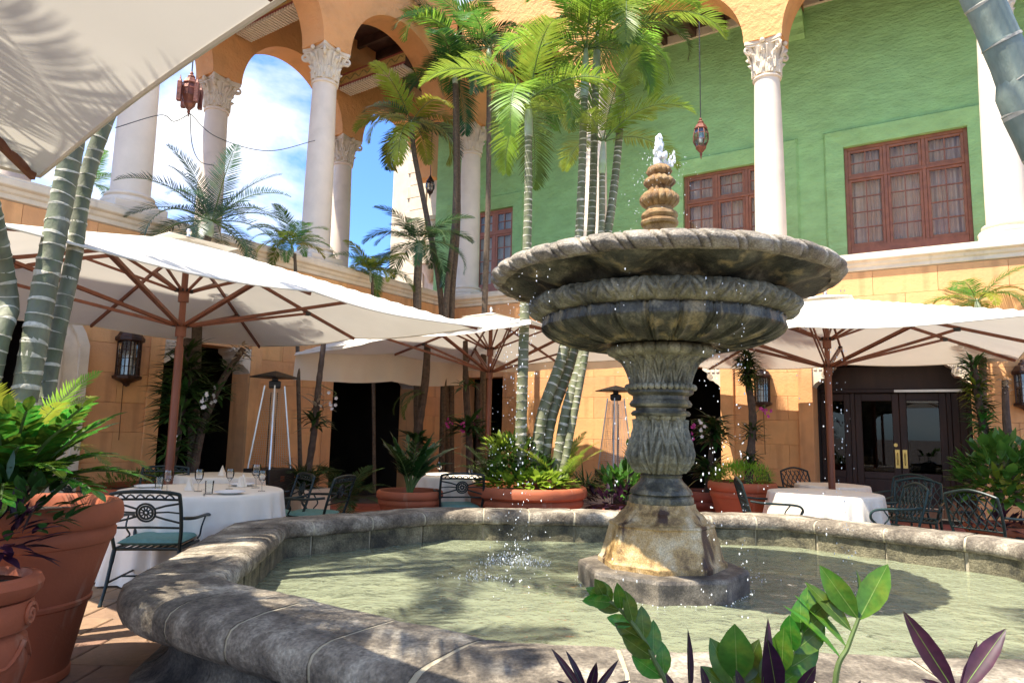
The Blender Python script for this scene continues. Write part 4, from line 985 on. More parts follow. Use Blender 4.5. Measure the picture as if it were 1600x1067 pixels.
umbrella('off white umbrella with a hanging valance behind the big planter', (-0.38, 12.1, 0), ang(.56, .83), 2.32, 2.32, 2.86, 3.42, drop={(-1, 1): 0.22}, mt='canopy', valance=[(-1, 1, 1, 1, 0.50), (-1, 1, -1, -1, 0.06), (1, 1, 1, -1, 0.15)], hub=(2.45, 2.85))
umbrella('sunlit white umbrella over the round tables at right', (4.42, 9.62, 0), ang(.849, -.528), 2.34, 2.34, 2.66, 3.36, hub=(2.42, 2.80))

# ================================================================== TABLES AND CHAIRS
def table(label, loc, r, h=0.75, seed=1, drag=None, cloth_label=None):
    t = thing('round_table', label, 'table', loc, 0, 'round terrace tables')
    b = MB(); b.lathe([(0.02, h-0.03), (r-0.01, h-0.03), (r-0.01, h-0.008), (0.02, h-0.008)], 40); part('tabletop', b, 'dark_wood', t)
    for k in range(4):
        th = k*PI/2+0.6; b = MB(); b.tube([(r*.66*math.cos(th), r*.66*math.sin(th), 0), (r*.6*math.cos(th), r*.6*math.sin(th), h-0.03)], 0.022, 8); part('leg', b, 'black_metal', t)
    rg = random.Random(seed); ph = [rg.uniform(0, 6.28) for _ in range(6)]
    c = MB(); n = 220; prof = [(0.02, h)]+[(r*k/6, h) for k in range(1, 6)]+[(r-0.012, h)]+[(r, h-0.012)]+[(r, h-(h-0.015)*k/14) for k in range(1, 15)]
    def fm(th, rr, z, i):
        d = max(0, (h-z)/h)
        f = 0.060*math.sin(th*17+ph[0]+1.2*math.sin(th*3))+0.03*math.sin(th*29+ph[1])+0.03*math.sin(th*9+ph[2])
        rr2 = rr+f*d*0.9+0.07*d
        if drag:
            w_ = math.exp(-((((th-drag[0]+PI) % (2*PI))-PI)/0.22)**2)*max(0, d-0.55)/0.45; rr2 += w_*drag[1]
        return (rr2, z) if i > 6 else (rr, z+0.0015*math.sin(th*5+rr*20))
    c.lathe(prof, n, fm, cap=False)
    o = part('tablecloth', c, 'linen', None, None, True, 0); o.location = loc; tag(o, cloth_label, 'tablecloth', 'white tablecloths')
    return t

def chair_proto(name, label, kind, metal):
    t = thing(name, label, 'chair', group='cast metal garden chairs')
    W_, D_, SH = 0.27, 0.25, 0.42                                   # half width, half depth, seat height; the sitter faces +y
    s = MB(); s.tube([(W_, D_, SH), (W_-.02, -D_, SH), (-W_+.02, -D_, SH), (-W_, D_, SH), (W_, D_, SH)], 0.014, 8)
    for k in range(9): x = -W_+0.05+k*(2*W_-0.1)/8; s.bar((x, -D_, SH), (x, D_, SH), 0.02, 0.008)
    part('seat', s, metal, t)
    if kind == 'wheel':
        c = MB()
        n = 20
        for side in (1, -1):
            c.grid(lambda i, j: ((2*i-1)*(W_-0.015)*(1-0.03*(2*j-1)**2), (2*j-1)*(D_-0.005)+0.01, SH+0.045+side*(0.030*(1-abs(2*i-1)**6)**0.5*(1-abs(2*j-1)**6)**0.5)), n, n)
        part('cushion', c, 'cushion', t)
    for sx in (-1, 1):
        l = MB(); l.tube(spline([(sx*W_, D_, SH), (sx*(W_+.005), D_+.02, SH*.75), (sx*(W_-.01), D_-.01, SH*.35), (sx*(W_+.02), D_+.03, 0.0)], 5), [0.018]*5+[0.015]*5+[0.013]*5+[0.017], 8); part('leg', l, metal, t)
        l = MB(); l.tube(spline([(sx*(W_-.02), -D_, SH), (sx*(W_-.01), -D_-.02, SH*.7), (sx*(W_-.005), -D_-.07, SH*.3), (sx*(W_), -D_-.13, 0.0)], 5), [0.018]*5+[0.015]*5+[0.013]*5+[0.017], 8); part('leg', l, metal, t)
        a = MB(); a.tube(spline([(sx*(W_+.01), -D_-.04, SH+.25), (sx*(W_+.05), -D_+.12, SH+.235), (sx*(W_+.055), D_-.06, SH+.225), (sx*(W_+.05), D_+.03, SH+.19), (sx*(W_+.03), D_+.03, SH+.12), (sx*(W_+.01), D_-.04, SH+.05), (sx*W_, D_-.01, SH)], 5), 0.014, 8)
        a.tube(spline([(sx*(W_+.05), D_-.1, SH+.22), (sx*(W_+.04), D_-.16, SH+.13), (sx*(W_+.02), D_-.12, SH+.06), (sx*(W_+.02), D_-.18, SH+.04)], 5), 0.008, 6); part('armrest', a, metal, t)
    # back: leans away from the sitter
    def bp(x, z): return Vector((x, -D_-0.005-0.13*(z-SH)/0.46, z))
    TOP = SH+0.46; bm_ = MB(); r0 = 0.013
    outl = [(-W_+.02, SH), (-W_-.0, SH+.18), (-W_+.005, TOP-.05), (-W_+.04, TOP-.005), (0, TOP+(.012 if kind == 'wheel' else .045)), (W_-.04, TOP-.005), (W_-.005, TOP-.05), (W_, SH+.18), (W_-.02, SH)]
    bm_.tube(spline([bp(*q) for q in outl], 6), 0.015, 8)
    if kind == 'wheel':
        zc = SH+.30
        for zz in (SH+.175, TOP-.055): bm_.tube([bp(-W_+.005, zz), bp(0, zz+.004), bp(W_-.005, zz)], 0.010, 6)
        for rr_ in (0.072, 0.052, 0.018): bm_.tube([bp(rr_*math.cos(k*PI/10), zc+rr_*math.sin(k*PI/10)) for k in range(21)], 0.009, 6, False)
        for k in range(10): th = k*PI/5; bm_.tube([bp(.015*math.cos(th), zc+.015*math.sin(th)), bp(.055*math.cos(th), zc+.055*math.sin(th))], 0.006, 5)
        for k in range(6):
            x = -W_+.045+k*(2*W_-.09)/5*0.83+0.0; bm_.tube([bp(x+.075*q, TOP-.05+.035*math.sin(PI*q)) for q in (0, .25, .5, .75, 1)], 0.007, 5)
        for sx in (-1, 1):
            bm_.tube([bp(sx*.07, zc+.03), bp(sx*.15, zc+.055), bp(sx*(W_-.005), zc+.075)], 0.009, 6); bm_.tube([bp(sx*.07, zc-.03), bp(sx*.15, zc-.055), bp(sx*(W_-.005), zc-.085)], 0.009, 6)
            bm_.tube([bp(sx*.08, zc), bp(sx*.17, zc+.005), bp(sx*(W_-.003), zc-.005)], 0.007, 6)
    else:
        for k in range(-5, 6):
            for s2 in (-1, 1):
                pts = []
                for q in range(9):
                    z = SH+.10+.36*q/8; x = k*0.085+s2*(z-SH-.28)*0.62+0.010*math.sin(q*1.6)
                    if abs(x) < W_-.005 and z < TOP-.02+.05*(1-(x/W_)**2): pts.append(bp(x, z))
                if len(pts) > 1: bm_.tube(pts, 0.0075, 5)
        bm_.tube([bp(-W_+.01, SH+.10), bp(W_-.01, SH+.10)], 0.010, 6)
    part('backrest', bm_, metal, t)
    r = MB(); r.tube([(-W_+.01, D_, SH*.4), (-W_+.01, -D_-.05, SH*.4)], 0.009, 6); r.tube([(W_-.01, D_, SH*.4), (W_-.01, -D_-.05, SH*.4)], 0.009, 6); r.tube([(-W_+.01, -.05, SH*.4), (W_-.01, -.05, SH*.4)], 0.009, 6); part('stretcher', r, metal, t)
    return t
def face(dx, dy): return math.atan2(dy, dx)-PI/2                        # rotation that makes a chair look along (dx, dy)
def gp(px, py, d):                                                    # ground point below a picture ray
    p = at(px, py, d); return Vector((p.x, p.y, 0))
T1 = gp(318, 752, 7.0)
table('round table laid for dinner beside the near chair at left', T1, 0.76, 0.79, 3, (R(205), 0.55), 'white floor length cloth trailing on the floor at left')
T1b = gp(345, 738, 9.2); table('second round table behind the laid table at left', T1b, 0.55, 0.78, 4, None, 'white cloth on the table behind the laid one at left')
Tm = gp(705, 745, 10.2); table('round table partly hidden behind the big planter', Tm, 0.60, 0.77, 5, None, 'white cloth on the table beside the big planter')
T2 = gp(1288, 772, 8.7); table('front round table in the sun under the right umbrella', T2, 0.66, 0.76, 6, None, 'sunlit white cloth on the front table at right')
T3 = gp(1300, 765, 10.1); table('small round table behind the pole of the right umbrella', T3, 0.50, 0.76, 7, None, 'white cloth on the small table behind the right umbrella pole')
A = chair_proto('garden_chair', 'dark green chair with wheel back and teal cushion nearest at left', 'wheel', 'chair_metal')
A.location = gp(248, 850, 6.05); A.rotation_euler = (0, 0, face(-0.12, 0.99))
q = gp(160, 800, 7.1); dup(A, q, face(0.95, 0.1), 'chair half hidden behind the large terracotta pot at left')
q = gp(250, 760, 8.55); dup(A, q, face(0.3, -0.9), 'chair on the far side of the laid table by the umbrella pole')
q = gp(425, 770, 7.9); dup(A, q, face(-0.75, -0.55), 'chair at the right side of the laid table before the heater')
q = gp(487, 800, 7.95); dup(A, q, face(-0.97, 0.2), 'chair pulled out alone between the laid table and the pool')
q = gp(718, 780, 9.1); dup(A, q, face(-0.15, 0.98), 'wheel back chair at the left of the big planter')
Bc = chair_proto('lattice_chair', 'dark lattice chair drawn up at the left side of the front table', 'lattice', 'chair_metal')
Bc.location = gp(1205, 800, 8.55); Bc.rotation_euler = (0, 0, face(0.95, -0.15))
for (px, d, fx, fy, lab) in ((1232, 10.4, 0.75, -0.6, 'dark lattice chair behind the cloth between planter and umbrella pole'), (1268, 11.2, 0.3, -0.95, 'lattice chair farthest back beside the umbrella pole'),
                             (1550, 7.5, 0.9, 0.45, 'dark chair at the right edge before the broad leaved shrub')):
    dup(Bc, gp(px, 790, d), face(fx, fy), lab)
G = chair_proto('lattice_chair', 'green lattice chair with open arm right of the front table', 'lattice', 'chair_green')
G.location = gp(1380, 790, 8.25); G.rotation_euler = (0, 0, face(-0.98, 0.05))
dup(G, gp(1428, 790, 9.0), face(-0.6, -0.75), 'high backed green lattice chair nearest the entrance doors')
dup(G, gp(1406, 780, 10.0), face(-0.8, -0.55), 'green lattice chair behind the others before the entrance')

# tableware on the laid table
def goblet(label, p, s=1.0):
    b = MB(); b.lathe([(0.0001, 0.001), (0.034, 0.001), (0.034, 0.004), (0.006, 0.008), (0.005, 0.075), (0.012, 0.085), (0.034, 0.115), (0.040, 0.15), (0.034, 0.20), (0.032, 0.20), (0.037, 0.15), (0.031, 0.117), (0.0001, 0.09)], 18, lambda th, r, z, i: (r*s, z*s))
    o = part('wine_glass', b, 'clear_glass', None); o.location = p; return tag(o, label, 'glass', 'glasses on the laid table')
def tumbler(label, p):
    b = MB(); b.lathe([(0.0001, 0.002), (0.033, 0.002), (0.040, 0.12), (0.0375, 0.12), (0.031, 0.012), (0.0001, 0.012)], 18); o = part('tumbler', b, 'clear_glass', None); o.location = p; return tag(o, label, 'glass', 'glasses on the laid table')
def plate(label, p, r=0.14, g='plates on the laid table'):
    b = MB(); b.lathe([(0.0001, 0.004), (r*.6, 0.004), (r*.66, 0.006), (r*.95, 0.02), (r, 0.022), (r*.95, 0.026), (r*.66, 0.012), (r*.6, 0.010), (0.0001, 0.010)], 32); o = part('plate', b, 'porcelain', None); o.location = p; return tag(o, label, 'plate', g)
def napkin(label, p, rz):
    b = MB(); b.prism([(-0.05, 0), (0.05, 0), (0.0, 0.13)], -0.012, 0.012, 'y'); b.prism([(-0.035, 0), (0.035, 0), (0.0, 0.11)], -0.05, -0.013, 'y'); o = part('napkin', b, 'linen', None, None, False); o.location = p; o.rotation_euler = (0, 0, rz); return tag(o, label, 'napkin', 'folded napkins')
H1 = 0.7925
def on1(dx, dy): return Vector((T1.x+dx, T1.y+dy, H1))
plate('white plate at the near left side of the laid table', on1(-0.35, -0.42)); plate('white plate at the near right side of the laid table', on1(0.42, -0.38))
plate('white plate at the left edge of the laid table', on1(-0.56, 0.05)); plate('white plate at the far side of the laid table', on1(0.2, 0.5))
goblet('wine glass standing leftmost on the laid table', on1(-0.22, -0.28)); goblet('wine glass beside the folded napkin on the laid table', on1(0.05, -0.22), 1.05)
goblet('tall wine glass at the back of the laid table', on1(0.42, 0.28), 1.2); goblet('wine glass in the middle of the laid table', on1(0.22, 0.10))
goblet('wine glass farthest right on the laid table', on1(0.60, -0.05)); tumbler('water tumbler right of centre on the laid table', on1(0.24, -0.42)); tumbler('water tumbler near the left plate on the laid table', on1(-0.38, -0.12))
napkin('folded white napkin standing left of centre on the laid table', on1(-0.08, -0.12), 0.3); napkin('folded white napkin standing at the far side', on1(0.25, 0.38), -0.4)
for k, (dx, dy, lab) in enumerate(((-0.16, -0.40, 'knife beside the near left plate'), (0.24, -0.52, 'knife beside the near right plate'))):
    b = MB(); b.cbox(-0.006, 0.006, -0.10, 0.10, 0.001, 0.004, 0.001); o = part('knife', b, 'steel', None); o.location = on1(dx, dy); o.rotation_euler = (0, 0, 0.4); tag(o, lab, 'knife')
goblet('wine glass on the table beside the big planter', Vector((Tm.x-0.15, Tm.y-0.25, 0.7725))); tumbler('water tumbler on the table beside the big planter', Vector((Tm.x+0.30, Tm.y-0.2, 0.7725)))
napkin('folded napkin on the table behind the laid one', Vector((T1b.x+0.1, T1b.y-0.2, 0.7825)), 0.2)

# ================================================================== PATIO HEATERS
def heater(label, loc, rz):
    t = thing('patio_heater', label, 'heater', loc, rz, 'pyramid patio heaters')
    b = MB(); b.cbox(-0.26, 0.26, -0.26, 0.26, 0.04, 0.80, 0.012); part('cabinet', b, 'black_metal', t)
    b = MB(); b.cbox(-0.04, 0.04, -0.268, -0.2605, 0.62, 0.70, 0.002); part('badge', b, 'copper', t)
    for i, (sx, sy) in enumerate(((-1, -1), (1, -1), (1, 1), (-1, 1))):
        b = MB(); b.bar((sx*0.285, sy*0.285, 0), (sx*0.10, sy*0.10, 2.02), 0.019, 0.019); part('corner_post', b, 'steel', t)
    b = MB(); b.tube([(0, 0, 0.80), (0, 0, 1.92)], 0.055, 16); part('flame_tube', b, 'clear_glass', t)
    for s in range(4):
        b = MB(); rot = s*PI/2; c_, s_ = math.cos(rot), math.sin(rot)
        f = lambda x, z: Vector((x*c_+(-(0.275-0.185*(z/2.02)))*-s_, x*s_+(-(0.275-0.185*(z/2.02)))*c_, z))
        for k in range(34):
            z = 0.86+k*0.033; hw = 0.285-0.185*z/2.02-0.012; b.tube([f(-hw, z), f(hw, z)], 0.0022, 4, False)
        for k in range(-4, 5):
            b.tube([f(k*0.045, 0.83), f(k*0.024, 1.98)], 0.0022, 4, False)
        part('guard', b, 'steel', t)
    b = MB(); b.lathe([(0.10, 1.98), (0.12, 2.0), (0.12, 2.08), (0.06, 2.10), (0.06, 2.14)], 4); part('burner', b, 'black_metal', t)
    b = MB(); b.lathe([(0.36, 2.135), (0.36, 2.15), (0.10, 2.22), (0.0001, 2.245)], 4, lambda th, r, z, i: (r, z)); rot_mb(b, PI/4); part('reflector', b, 'black_metal', t, None, False)
    return t
rz0 = math.atan2(-dLv.y, -dLv.x)
h1 = heater('pyramid patio heater against the orange wall at left', gp(423, 700, 10.4), rz0+0.15)
dup(h1, gp(962, 700, 12.0), 0.5, 'pyramid patio heater behind the fountain stem')

# ================================================================== LANTERNS
def wall_lantern(label, t, z, wing_o, sx, s=1.0):
    o = thing('wall_lantern', label, 'lantern', (0, 0, 0), 0, 'bronze wall lanterns')
    o.matrix_world = wing_o.matrix_basis @ Matrix.Translation((sx*t, -0.035, z)); o.rotation_euler = wing_o.rotation_euler; o.location = wing_o.location+Matrix.Rotation(wing_o.rotation_euler.z, 3, 'Z') @ Vector((sx*t, -0.035, z)); 
    n = 8
    def half(prof): 
        b = MB(); b.lathe(prof, n, lambda th, r, zz, i: (r, zz)); rot_mb(b, PI/8)
        b.v = [(x*s, min(-0.002, y*s-0.10*s), zz*s) for x, y, zz in b.v]; return b
    part('hood', half([(0.20, 0.58), (0.215, 0.60), (0.215, 0.64), (0.18, 0.68), (0.15, 0.74), (0.10, 0.76), (0.09, 0.80), (0.06, 0.82), (0.05, 0.86), (0.0001, 0.88)]), 'bronze', o, None, False)
    part('tray', half([(0.0001, -0.14), (0.04, -0.12), (0.06, -0.08), (0.14, -0.04), (0.21, -0.01), (0.215, 0.03), (0.17, 0.05)]), 'bronze', o, None, False)
    part('glass', half([(0.155, 0.05), (0.155, 0.58)]), 'lantern_glass', o, None, False)
    part('lamp', half([(0.05, 0.05), (0.05, 0.36), (0.0001, 0.38)]), 'porcelain', o, None, False)
    b = MB()
    for k in range(n):
        th = PI/8+2*PI*k/n; x, y = 0.165*math.cos(th), 0.165*math.sin(th); b.bar((x*s, min(-.01, y*s-.10*s), 0.04*s), (x*s, min(-.01, y*s-.10*s), 0.59*s), 0.018*s)
        th2 = PI/8+2*PI*(k+1)/n; x2, y2 = 0.165*math.cos(th2), 0.165*math.sin(th2)
        for zz in (0.18, 0.31, 0.44): b.bar((x*s, min(-.01, y*s-.10*s), zz*s), (x2*s, min(-.01, y2*s-.10*s), zz*s), 0.009*s)
        b.bar(((x+x2)/2*s, min(-.01, (y+y2)/2*s-.10*s), 0.04*s), ((x+x2)/2*s, min(-.01, (y+y2)/2*s-.10*s), 0.59*s), 0.009*s)
    part('cage', b, 'bronze', o)
    b = MB(); b.cbox(-0.09*s, 0.09*s, -0.012, 0, 0.0, 0.62*s, 0.004); part('back_plate', b, 'bronze', o)
    b = MB(); b.tube([(0, -0.004, -0.10), (0.01, -0.004, -0.9)], 0.004, 5); part('cable', b, 'bronze', o)
    return o
wall_lantern('bronze wall lantern on the orange wall above the left planter', 7.52, 2.07, left, -1, 0.92)
wall_lantern('wall lantern behind the epiphyte trunk at right of the fountain', 7.18, 2.0, right, 1, 0.80)
wall_lantern('wall lantern at the right picture edge in the sun', 11.02, 1.98, right, 1, 0.80)
def hanging_lantern(label, p, ztop, s, mt='copper', glassy=True):
    """Moorish pendant: crown, six glazed sides, tapering foot; hung on a chain"""
    o = thing('hanging_lantern', label, 'lantern', p, 0.2, 'hanging Moorish lanterns')
    b = MB(); b.tube([(0, 0, 0.50*s), (0, 0, ztop-p.z)], 0.010, 6); part('chain', b, 'black_metal', o)
    L8 = lambda pr, n=8: MB().lathe(pr, n, lambda th, r, z, i: (r*s, z*s))
    part('crown', L8([(0.15, 0.22), (0.17, 0.24), (0.15, 0.27), (0.12, 0.33), (0.07, 0.38), (0.08, 0.40), (0.06, 0.43), (0.03, 0.46), (0.04, 0.48), (0.02, 0.52), (0.0001, 0.53)]), mt, o, None, False)
    part('glass', L8([(0.11, -0.20), (0.18, -0.06), (0.18, 0.10), (0.14, 0.22)]), 'lantern_glass' if glassy else mt, o, None, False)
    b = MB()
    for k in range(8):
        th = 2*PI*k/8; b.tube([Vector((r*math.cos(th), r*math.sin(th), z))*s for r, z in ((0.112, -0.21), (0.184, -0.06), (0.184, 0.10), (0.145, 0.23))], 0.010*s, 5)
        for r, z in ((0.184, -0.06), (0.184, 0.10)):
            t2 = 2*PI*(k+1)/8; b.tube([Vector((r*math.cos(th), r*math.sin(th), z))*s, Vector((r*math.cos(t2), r*math.sin(t2), z))*s], 0.008*s, 5)
    part('cage', b, mt, o)
    part('lamp', MB().lathe([(0.0001, -0.12), (0.04, -0.1), (0.05, 0.0), (0.0001, 0.1)], 10, lambda th, r, z, i: (r*s, z*s)), 'porcelain', o)
    part('foot', L8([(0.0001, -0.52), (0.012, -0.50), (0.02, -0.44), (0.035, -0.40), (0.03, -0.36), (0.08, -0.30), (0.13, -0.24), (0.13, -0.20)]), mt, o, None, False)
    return o
hanging_lantern('copper and glass lantern hanging beside the fountain finial before the green wall', at(1095, 217, 12.4), 11.15, 0.78)
hl = hanging_lantern('rust red pointed lantern hanging among the left arcade columns', at(297, 148, 9.4), 11.6, 0.66, 'copper', False)
for k in range(4):
    b = MB(); th = PI/4+k*PI/2; x, y = 0.16*math.cos(th), 0.16*math.sin(th)
    b.cbox(x-.03, x+.03, y-.03, y+.03, -0.16, 0.13, 0.006); b.lathe([(0.03, 0.13), (0.012, 0.17), (0.0001, 0.24)], 6, None, 0, x, y); part('corner_turret', b, 'copper', hl)
hanging_lantern('small lantern hanging by the corner column', at(672, 292, 17.4), 10.4, 0.62, 'bronze')
# wires left of the arcade
def wire(label, pts, r=0.006):
    b = MB(); b.tube(spline(pts, 8), r, 5); tag(part('wire', b, 'black_metal', None), label, 'wire', 'loose wires at the left arcade')
hp = at(297, 178, 9.4)
wire('thin rope sagging from the red lantern to the tall column', [hp, at(340, 215, 9.6), at(420, 236, 10.6), at(492, 220, 12.4)])
wire('loose rope end dangling below the red lantern', [hp, at(300, 225, 9.4), at(312, 252, 9.4), at(334, 259, 9.4)])
wire('thin rope looping left from the red lantern', [hp, at(272, 190, 9.2), at(250, 180, 9.0), at(180, 200, 8.8)])

# ================================================================== PLANTS: leaf and frond makers
def frond_mesh(name, L_, npairs, leaf_len, a0, droop, mt, seed, leafw=0.030, vang=0.35, stem=0.10, tip=0.45, hang=0.25, rach=0.012, mstem='green_stem'):
    """pinnate palm leaf along +x: rachis starts at elevation a0 and bends down by droop radians; leaflets both sides"""
    rg = random.Random(seed); b = MB(); n = 26; pts = [Vector((0, 0, 0))]; el = a0; dirs = []
    for i in range(n):
        el = a0-droop*((i+1)/n)**1.5; d = Vector((math.cos(el), 0.0, math.sin(el))); dirs.append(d); pts.append(pts[-1]+d*(L_/n))
    dirs.append(dirs[-1])
    side_bend = rg.uniform(-0.08, 0.08)
    pts = [p+Vector((0, side_bend*L_*(i/n)**2, 0)) for i, p in enumerate(pts)]
    b.tube(pts, [rach*(1-0.85*i/n) for i in range(n+1)], 5, True, 1)
    for k in range(npairs):
        u = stem+(1-stem)*(k+0.5)/npairs; f = u*n; i = min(n-1, int(f)); p = pts[i].lerp(pts[i+1], f-i); d = dirs[i]
        up = Vector((-d.z, 0, d.x)); env = (math.sin(PI*min(1, 0.16+0.84*((u-stem)/(1-stem))**0.8)))**0.55*(1-0.25*u)+0.08
        for sg in (-1, 1):
            if rg.random() < 0.03: continue
            ll = leaf_len*env*rg.uniform(0.85, 1.08); fw = 0.40+tip*u+rg.uniform(-0.08, 0.08)
            lat = Vector((0, sg, 0)); v = (d*fw+lat*1.0+up*(vang+rg.uniform(-.12, .12))).normalized()
            w_ = leafw*rg.uniform(0.85, 1.1); wv = v.cross(up).normalized() if v.cross(up).length > 1e-3 else d
            rows = []; q = p.copy(); vv = v.copy()
            for s_, ww in ((0, 0.45), (0.33, 1.0), (0.66, 0.75), (1.0, 0.06)):
                rows.append((q-wv*(w_*ww/2), q+wv*(w_*ww/2)))
                vv = (vv+Vector((0, 0, -hang*0.6))).normalized(); q = q+vv*(ll/3)
            vs = [r for rw in rows for r in rw]
            b.add(vs, [(0, 1, 3, 2), (2, 3, 5, 4), (4, 5, 7, 6)], 0)
    me = b.mesh(name, [mt, mstem], True, 0); return me
FR = {}
def frond_set(key, mt, L_, npairs, ll, leafw=0.03, vang=0.35, hang=0.25, rach=0.012, mstem='green_stem', droops=(1.0, 1.5, 1.9), tip=0.45, stem=0.10):
    FR[key] = [[frond_mesh('frond', L_, npairs, ll, 0, dr+0.12*s, mt, hash((key, i, s)) % 9999 if False else (len(FR)*37+i*5+s), leafw, vang, stem, tip, hang, rach, mstem) for s in range(2)] for i, dr in enumerate(droops)]
frond_set('bright', 'frond_bright', 1.60, 54, 0.46, 0.024, 0.30, 0.26)
frond_set('mid', 'frond_mid', 1.60, 54, 0.46, 0.024, 0.30, 0.26)
frond_set('dark', 'frond_dark', 1.45, 48, 0.44, 0.024, 0.25, 0.28)
frond_set('yellow', 'frond_yellow', 1.45, 34, 0.46, 0.040, 0.2, 0.30)
frond_set('blue', 'frond_blue', 1.35, 44, 0.27, 0.017, 0.35, 0.12, droops=(0.7, 1.2, 1.7))
frond_set('fern', 'frond_bright', 0.75, 48, 0.19, 0.0105, 0.2, 0.15, 0.005, droops=(0.6, 1.1, 1.6))
frond_set('fern_yellow', 'frond_yellow', 0.75, 46, 0.19, 0.0125, 0.2, 0.12, 0.005, droops=(0.6, 1.1, 1.6))
frond_set('small', 'frond_mid', 0.85, 28, 0.26, 0.020, 0.25, 0.2, 0.006, droops=(0.7, 1.1, 1.6))
frond_set('smalldark', 'frond_dark', 0.85, 28, 0.26, 0.020, 0.25, 0.2, 0.006, droops=(0.7, 1.1, 1.6))
def put_frond(parent, key, p, az, el, s=1.0, name='frond', roll=0.0):
    """el: lift of the leaf base above the horizontal"""
    i = 0 if el > 0.9 else (1 if el > 0.35 else 2)
    o = link(name, FR[key][i][rnd.randrange(2)], parent, p)
    o.rotation_mode = 'XYZ'
    mtx = Matrix.Rotation(az, 3, 'Z') @ Matrix.Rotation(-el, 3, 'Y') @ Matrix.Rotation(roll, 3, 'X')
    o.rotation_euler = mtx.to_euler(); o.scale = (s, s, s); return o
def ringed_trunk(b, pts, r0, r1, gap, n=14, ring=0.0042, bulge=1.05):
    """trunk tube with pale leaf-scar rings; material 0 bark, 1 ring"""
    P = [Vector(p) for p in spline(pts, 10)]; cum = [0]
    for u, v in zip(P, P[1:]): cum.append(cum[-1]+(v-u).length)
    Lt = cum[-1]
    def pos(s):
        for i in range(len(P)-1):
            if cum[i+1] >= s-1e-9: return P[i].lerp(P[i+1], (s-cum[i])/max(1e-9, cum[i+1]-cum[i]))
        return P[-1]
    rows, rad, isr = [], [], []; s = 0.0; rg = random.Random(int(Lt*1000))
    while s < Lt:
        r = r0+(r1-r0)*s/Lt; g_ = gap*rg.uniform(0.8, 1.2)*(1-0.25*s/Lt)
        for ds, k, f in ((0, 1.0, 1), (ring*0.5, bulge, 1), (ring*1.5, bulge, 1), (ring*2.2, 1.0, 0), (g_*0.5, 0.975, 0)):
            if s+ds > Lt: break
            q = pos(s+ds); q = q+Vector((rg.uniform(-1, 1), rg.uniform(-1, 1), 0))*r*0.02
            rows.append(q); rad.append(r*k); isr.append(f)
        s += g_
    rows.append(P[-1]); rad.append(r1); isr.append(0)
    b.tube(rows, rad, n, True, 0, lambda i: 1 if (isr[i] and isr[min(i+1, len(isr)-1)]) else 0)
def palm(label, pts, r0, r1, gap, trunk_mats, crowns, group=None, shaft=None, name='palm_tree', nf=11, ringed=True):
    """pts in world space; crowns: list of (key, n, scale, elmin, elmax)"""
    base = Vector(pts[0]); t = thing(name, label, 'palm', base, 0, group); loc = [Vector(p)-base for p in pts]
    b = MB()
    if ringed: ringed_trunk(b, loc, r0, r1, gap)
    else:
        P = spline(loc, 8); rg = random.Random(len(label)); b.tube(P, [r0+(r1-r0)*i/len(P)+rg.uniform(-.004, .004) for i in range(len(P))], 10)
    part('trunk', b, trunk_mats, t); top = loc[-1]; dr = (loc[-1]-loc[-2]).normalized()
    if shaft:
        b = MB(); P = [top+dr*shaft*k/6 for k in range(7)]; b.tube([top-dr*0.02]+P, [r1*1.0]+[r1*x for x in (1.15, 1.25, 1.2, 1.05, 0.85, 0.6, 0.4)], 12); part('crownshaft', b, 'crownshaft', t); top = top+dr*shaft*0.86
    k = 0
    for (key, n, s, e0, e1) in crowns:
        a0 = rnd.uniform(0, 6.28)
        for i in range(n):
            f = (i+0.5)/n; el = e1+(e0-e1)*f; az = a0+i*2.39996+rnd.uniform(-.2, .2)
            put_frond(t, key, top+Vector((math.cos(az), math.sin(az), 0))*r1*0.5, az, el+rnd.uniform(-.08, .08), s*rnd.uniform(0.88, 1.1)); k += 1
    return t
def leaf_mesh(name, L_, W_, mt, fold=0.25, curl=0.25, pointed=1.0):
    b = MB(); rows = []; st = [(0, 0.06), (0.12, 0.45), (0.3, 0.86), (0.5, 1.0), (0.7, 0.84), (0.87, 0.46), (1.0, 0.02)]
    for s, w_ in st:
        w_ = w_**pointed*W_/2; z = -curl*L_*s*s*0.6; rows.append(((s*L_, -w_, z+fold*w_), (s*L_, 0, z), (s*L_, w_, z+fold*w_)))
    vs = [q for r in rows for q in r]; fs = []
    for i in range(len(rows)-1):
        a = i*3; fs += [(a, a+1, a+4, a+3), (a+1, a+2, a+5, a+4)]
    b.add(vs, fs)
    rw = W_*0.022; rib = [q for s, w_ in st for q in ((s*L_, -rw*(1-s*.8), -curl*L_*s*s*0.6+0.004*L_), (s*L_, rw*(1-s*.8), -curl*L_*s*s*0.6+0.004*L_))]
    b.add(rib, [(2*i, 2*i+1, 2*i+3, 2*i+2) for i in range(len(st)-1)], 1)
    return b.mesh(name, [mt, 'leaf_rib'], True, 0)
def leaf_geo(b, p, d, up, L_, W_, fold=0.2, curl=0.3, mi=0):
    d = d.normalized(); x = d.cross(up); x = x.normalized() if x.length > 1e-4 else d.orthogonal().normalized(); n = x.cross(d); q = p.copy(); vs = []; dd = d.copy()
    for s, w_ in ((0, 0.1), (0.28, 0.85), (0.55, 1.0), (0.8, 0.62), (1, 0.03)):
        vs += [q-x*(W_*w_/2)+n*(fold*W_*w_*0.5), q, q+x*(W_*w_/2)+n*(fold*W_*w_*0.5)]
        dd = (dd-Vector((0, 0, curl*0.25))).normalized(); q = q+dd*(L_*0.26)
    b.add(vs, [f for i in range(4) for f in ((i*3, i*3+1, i*3+4, i*3+3), (i*3+1, i*3+2, i*3+5, i*3+4))], mi)
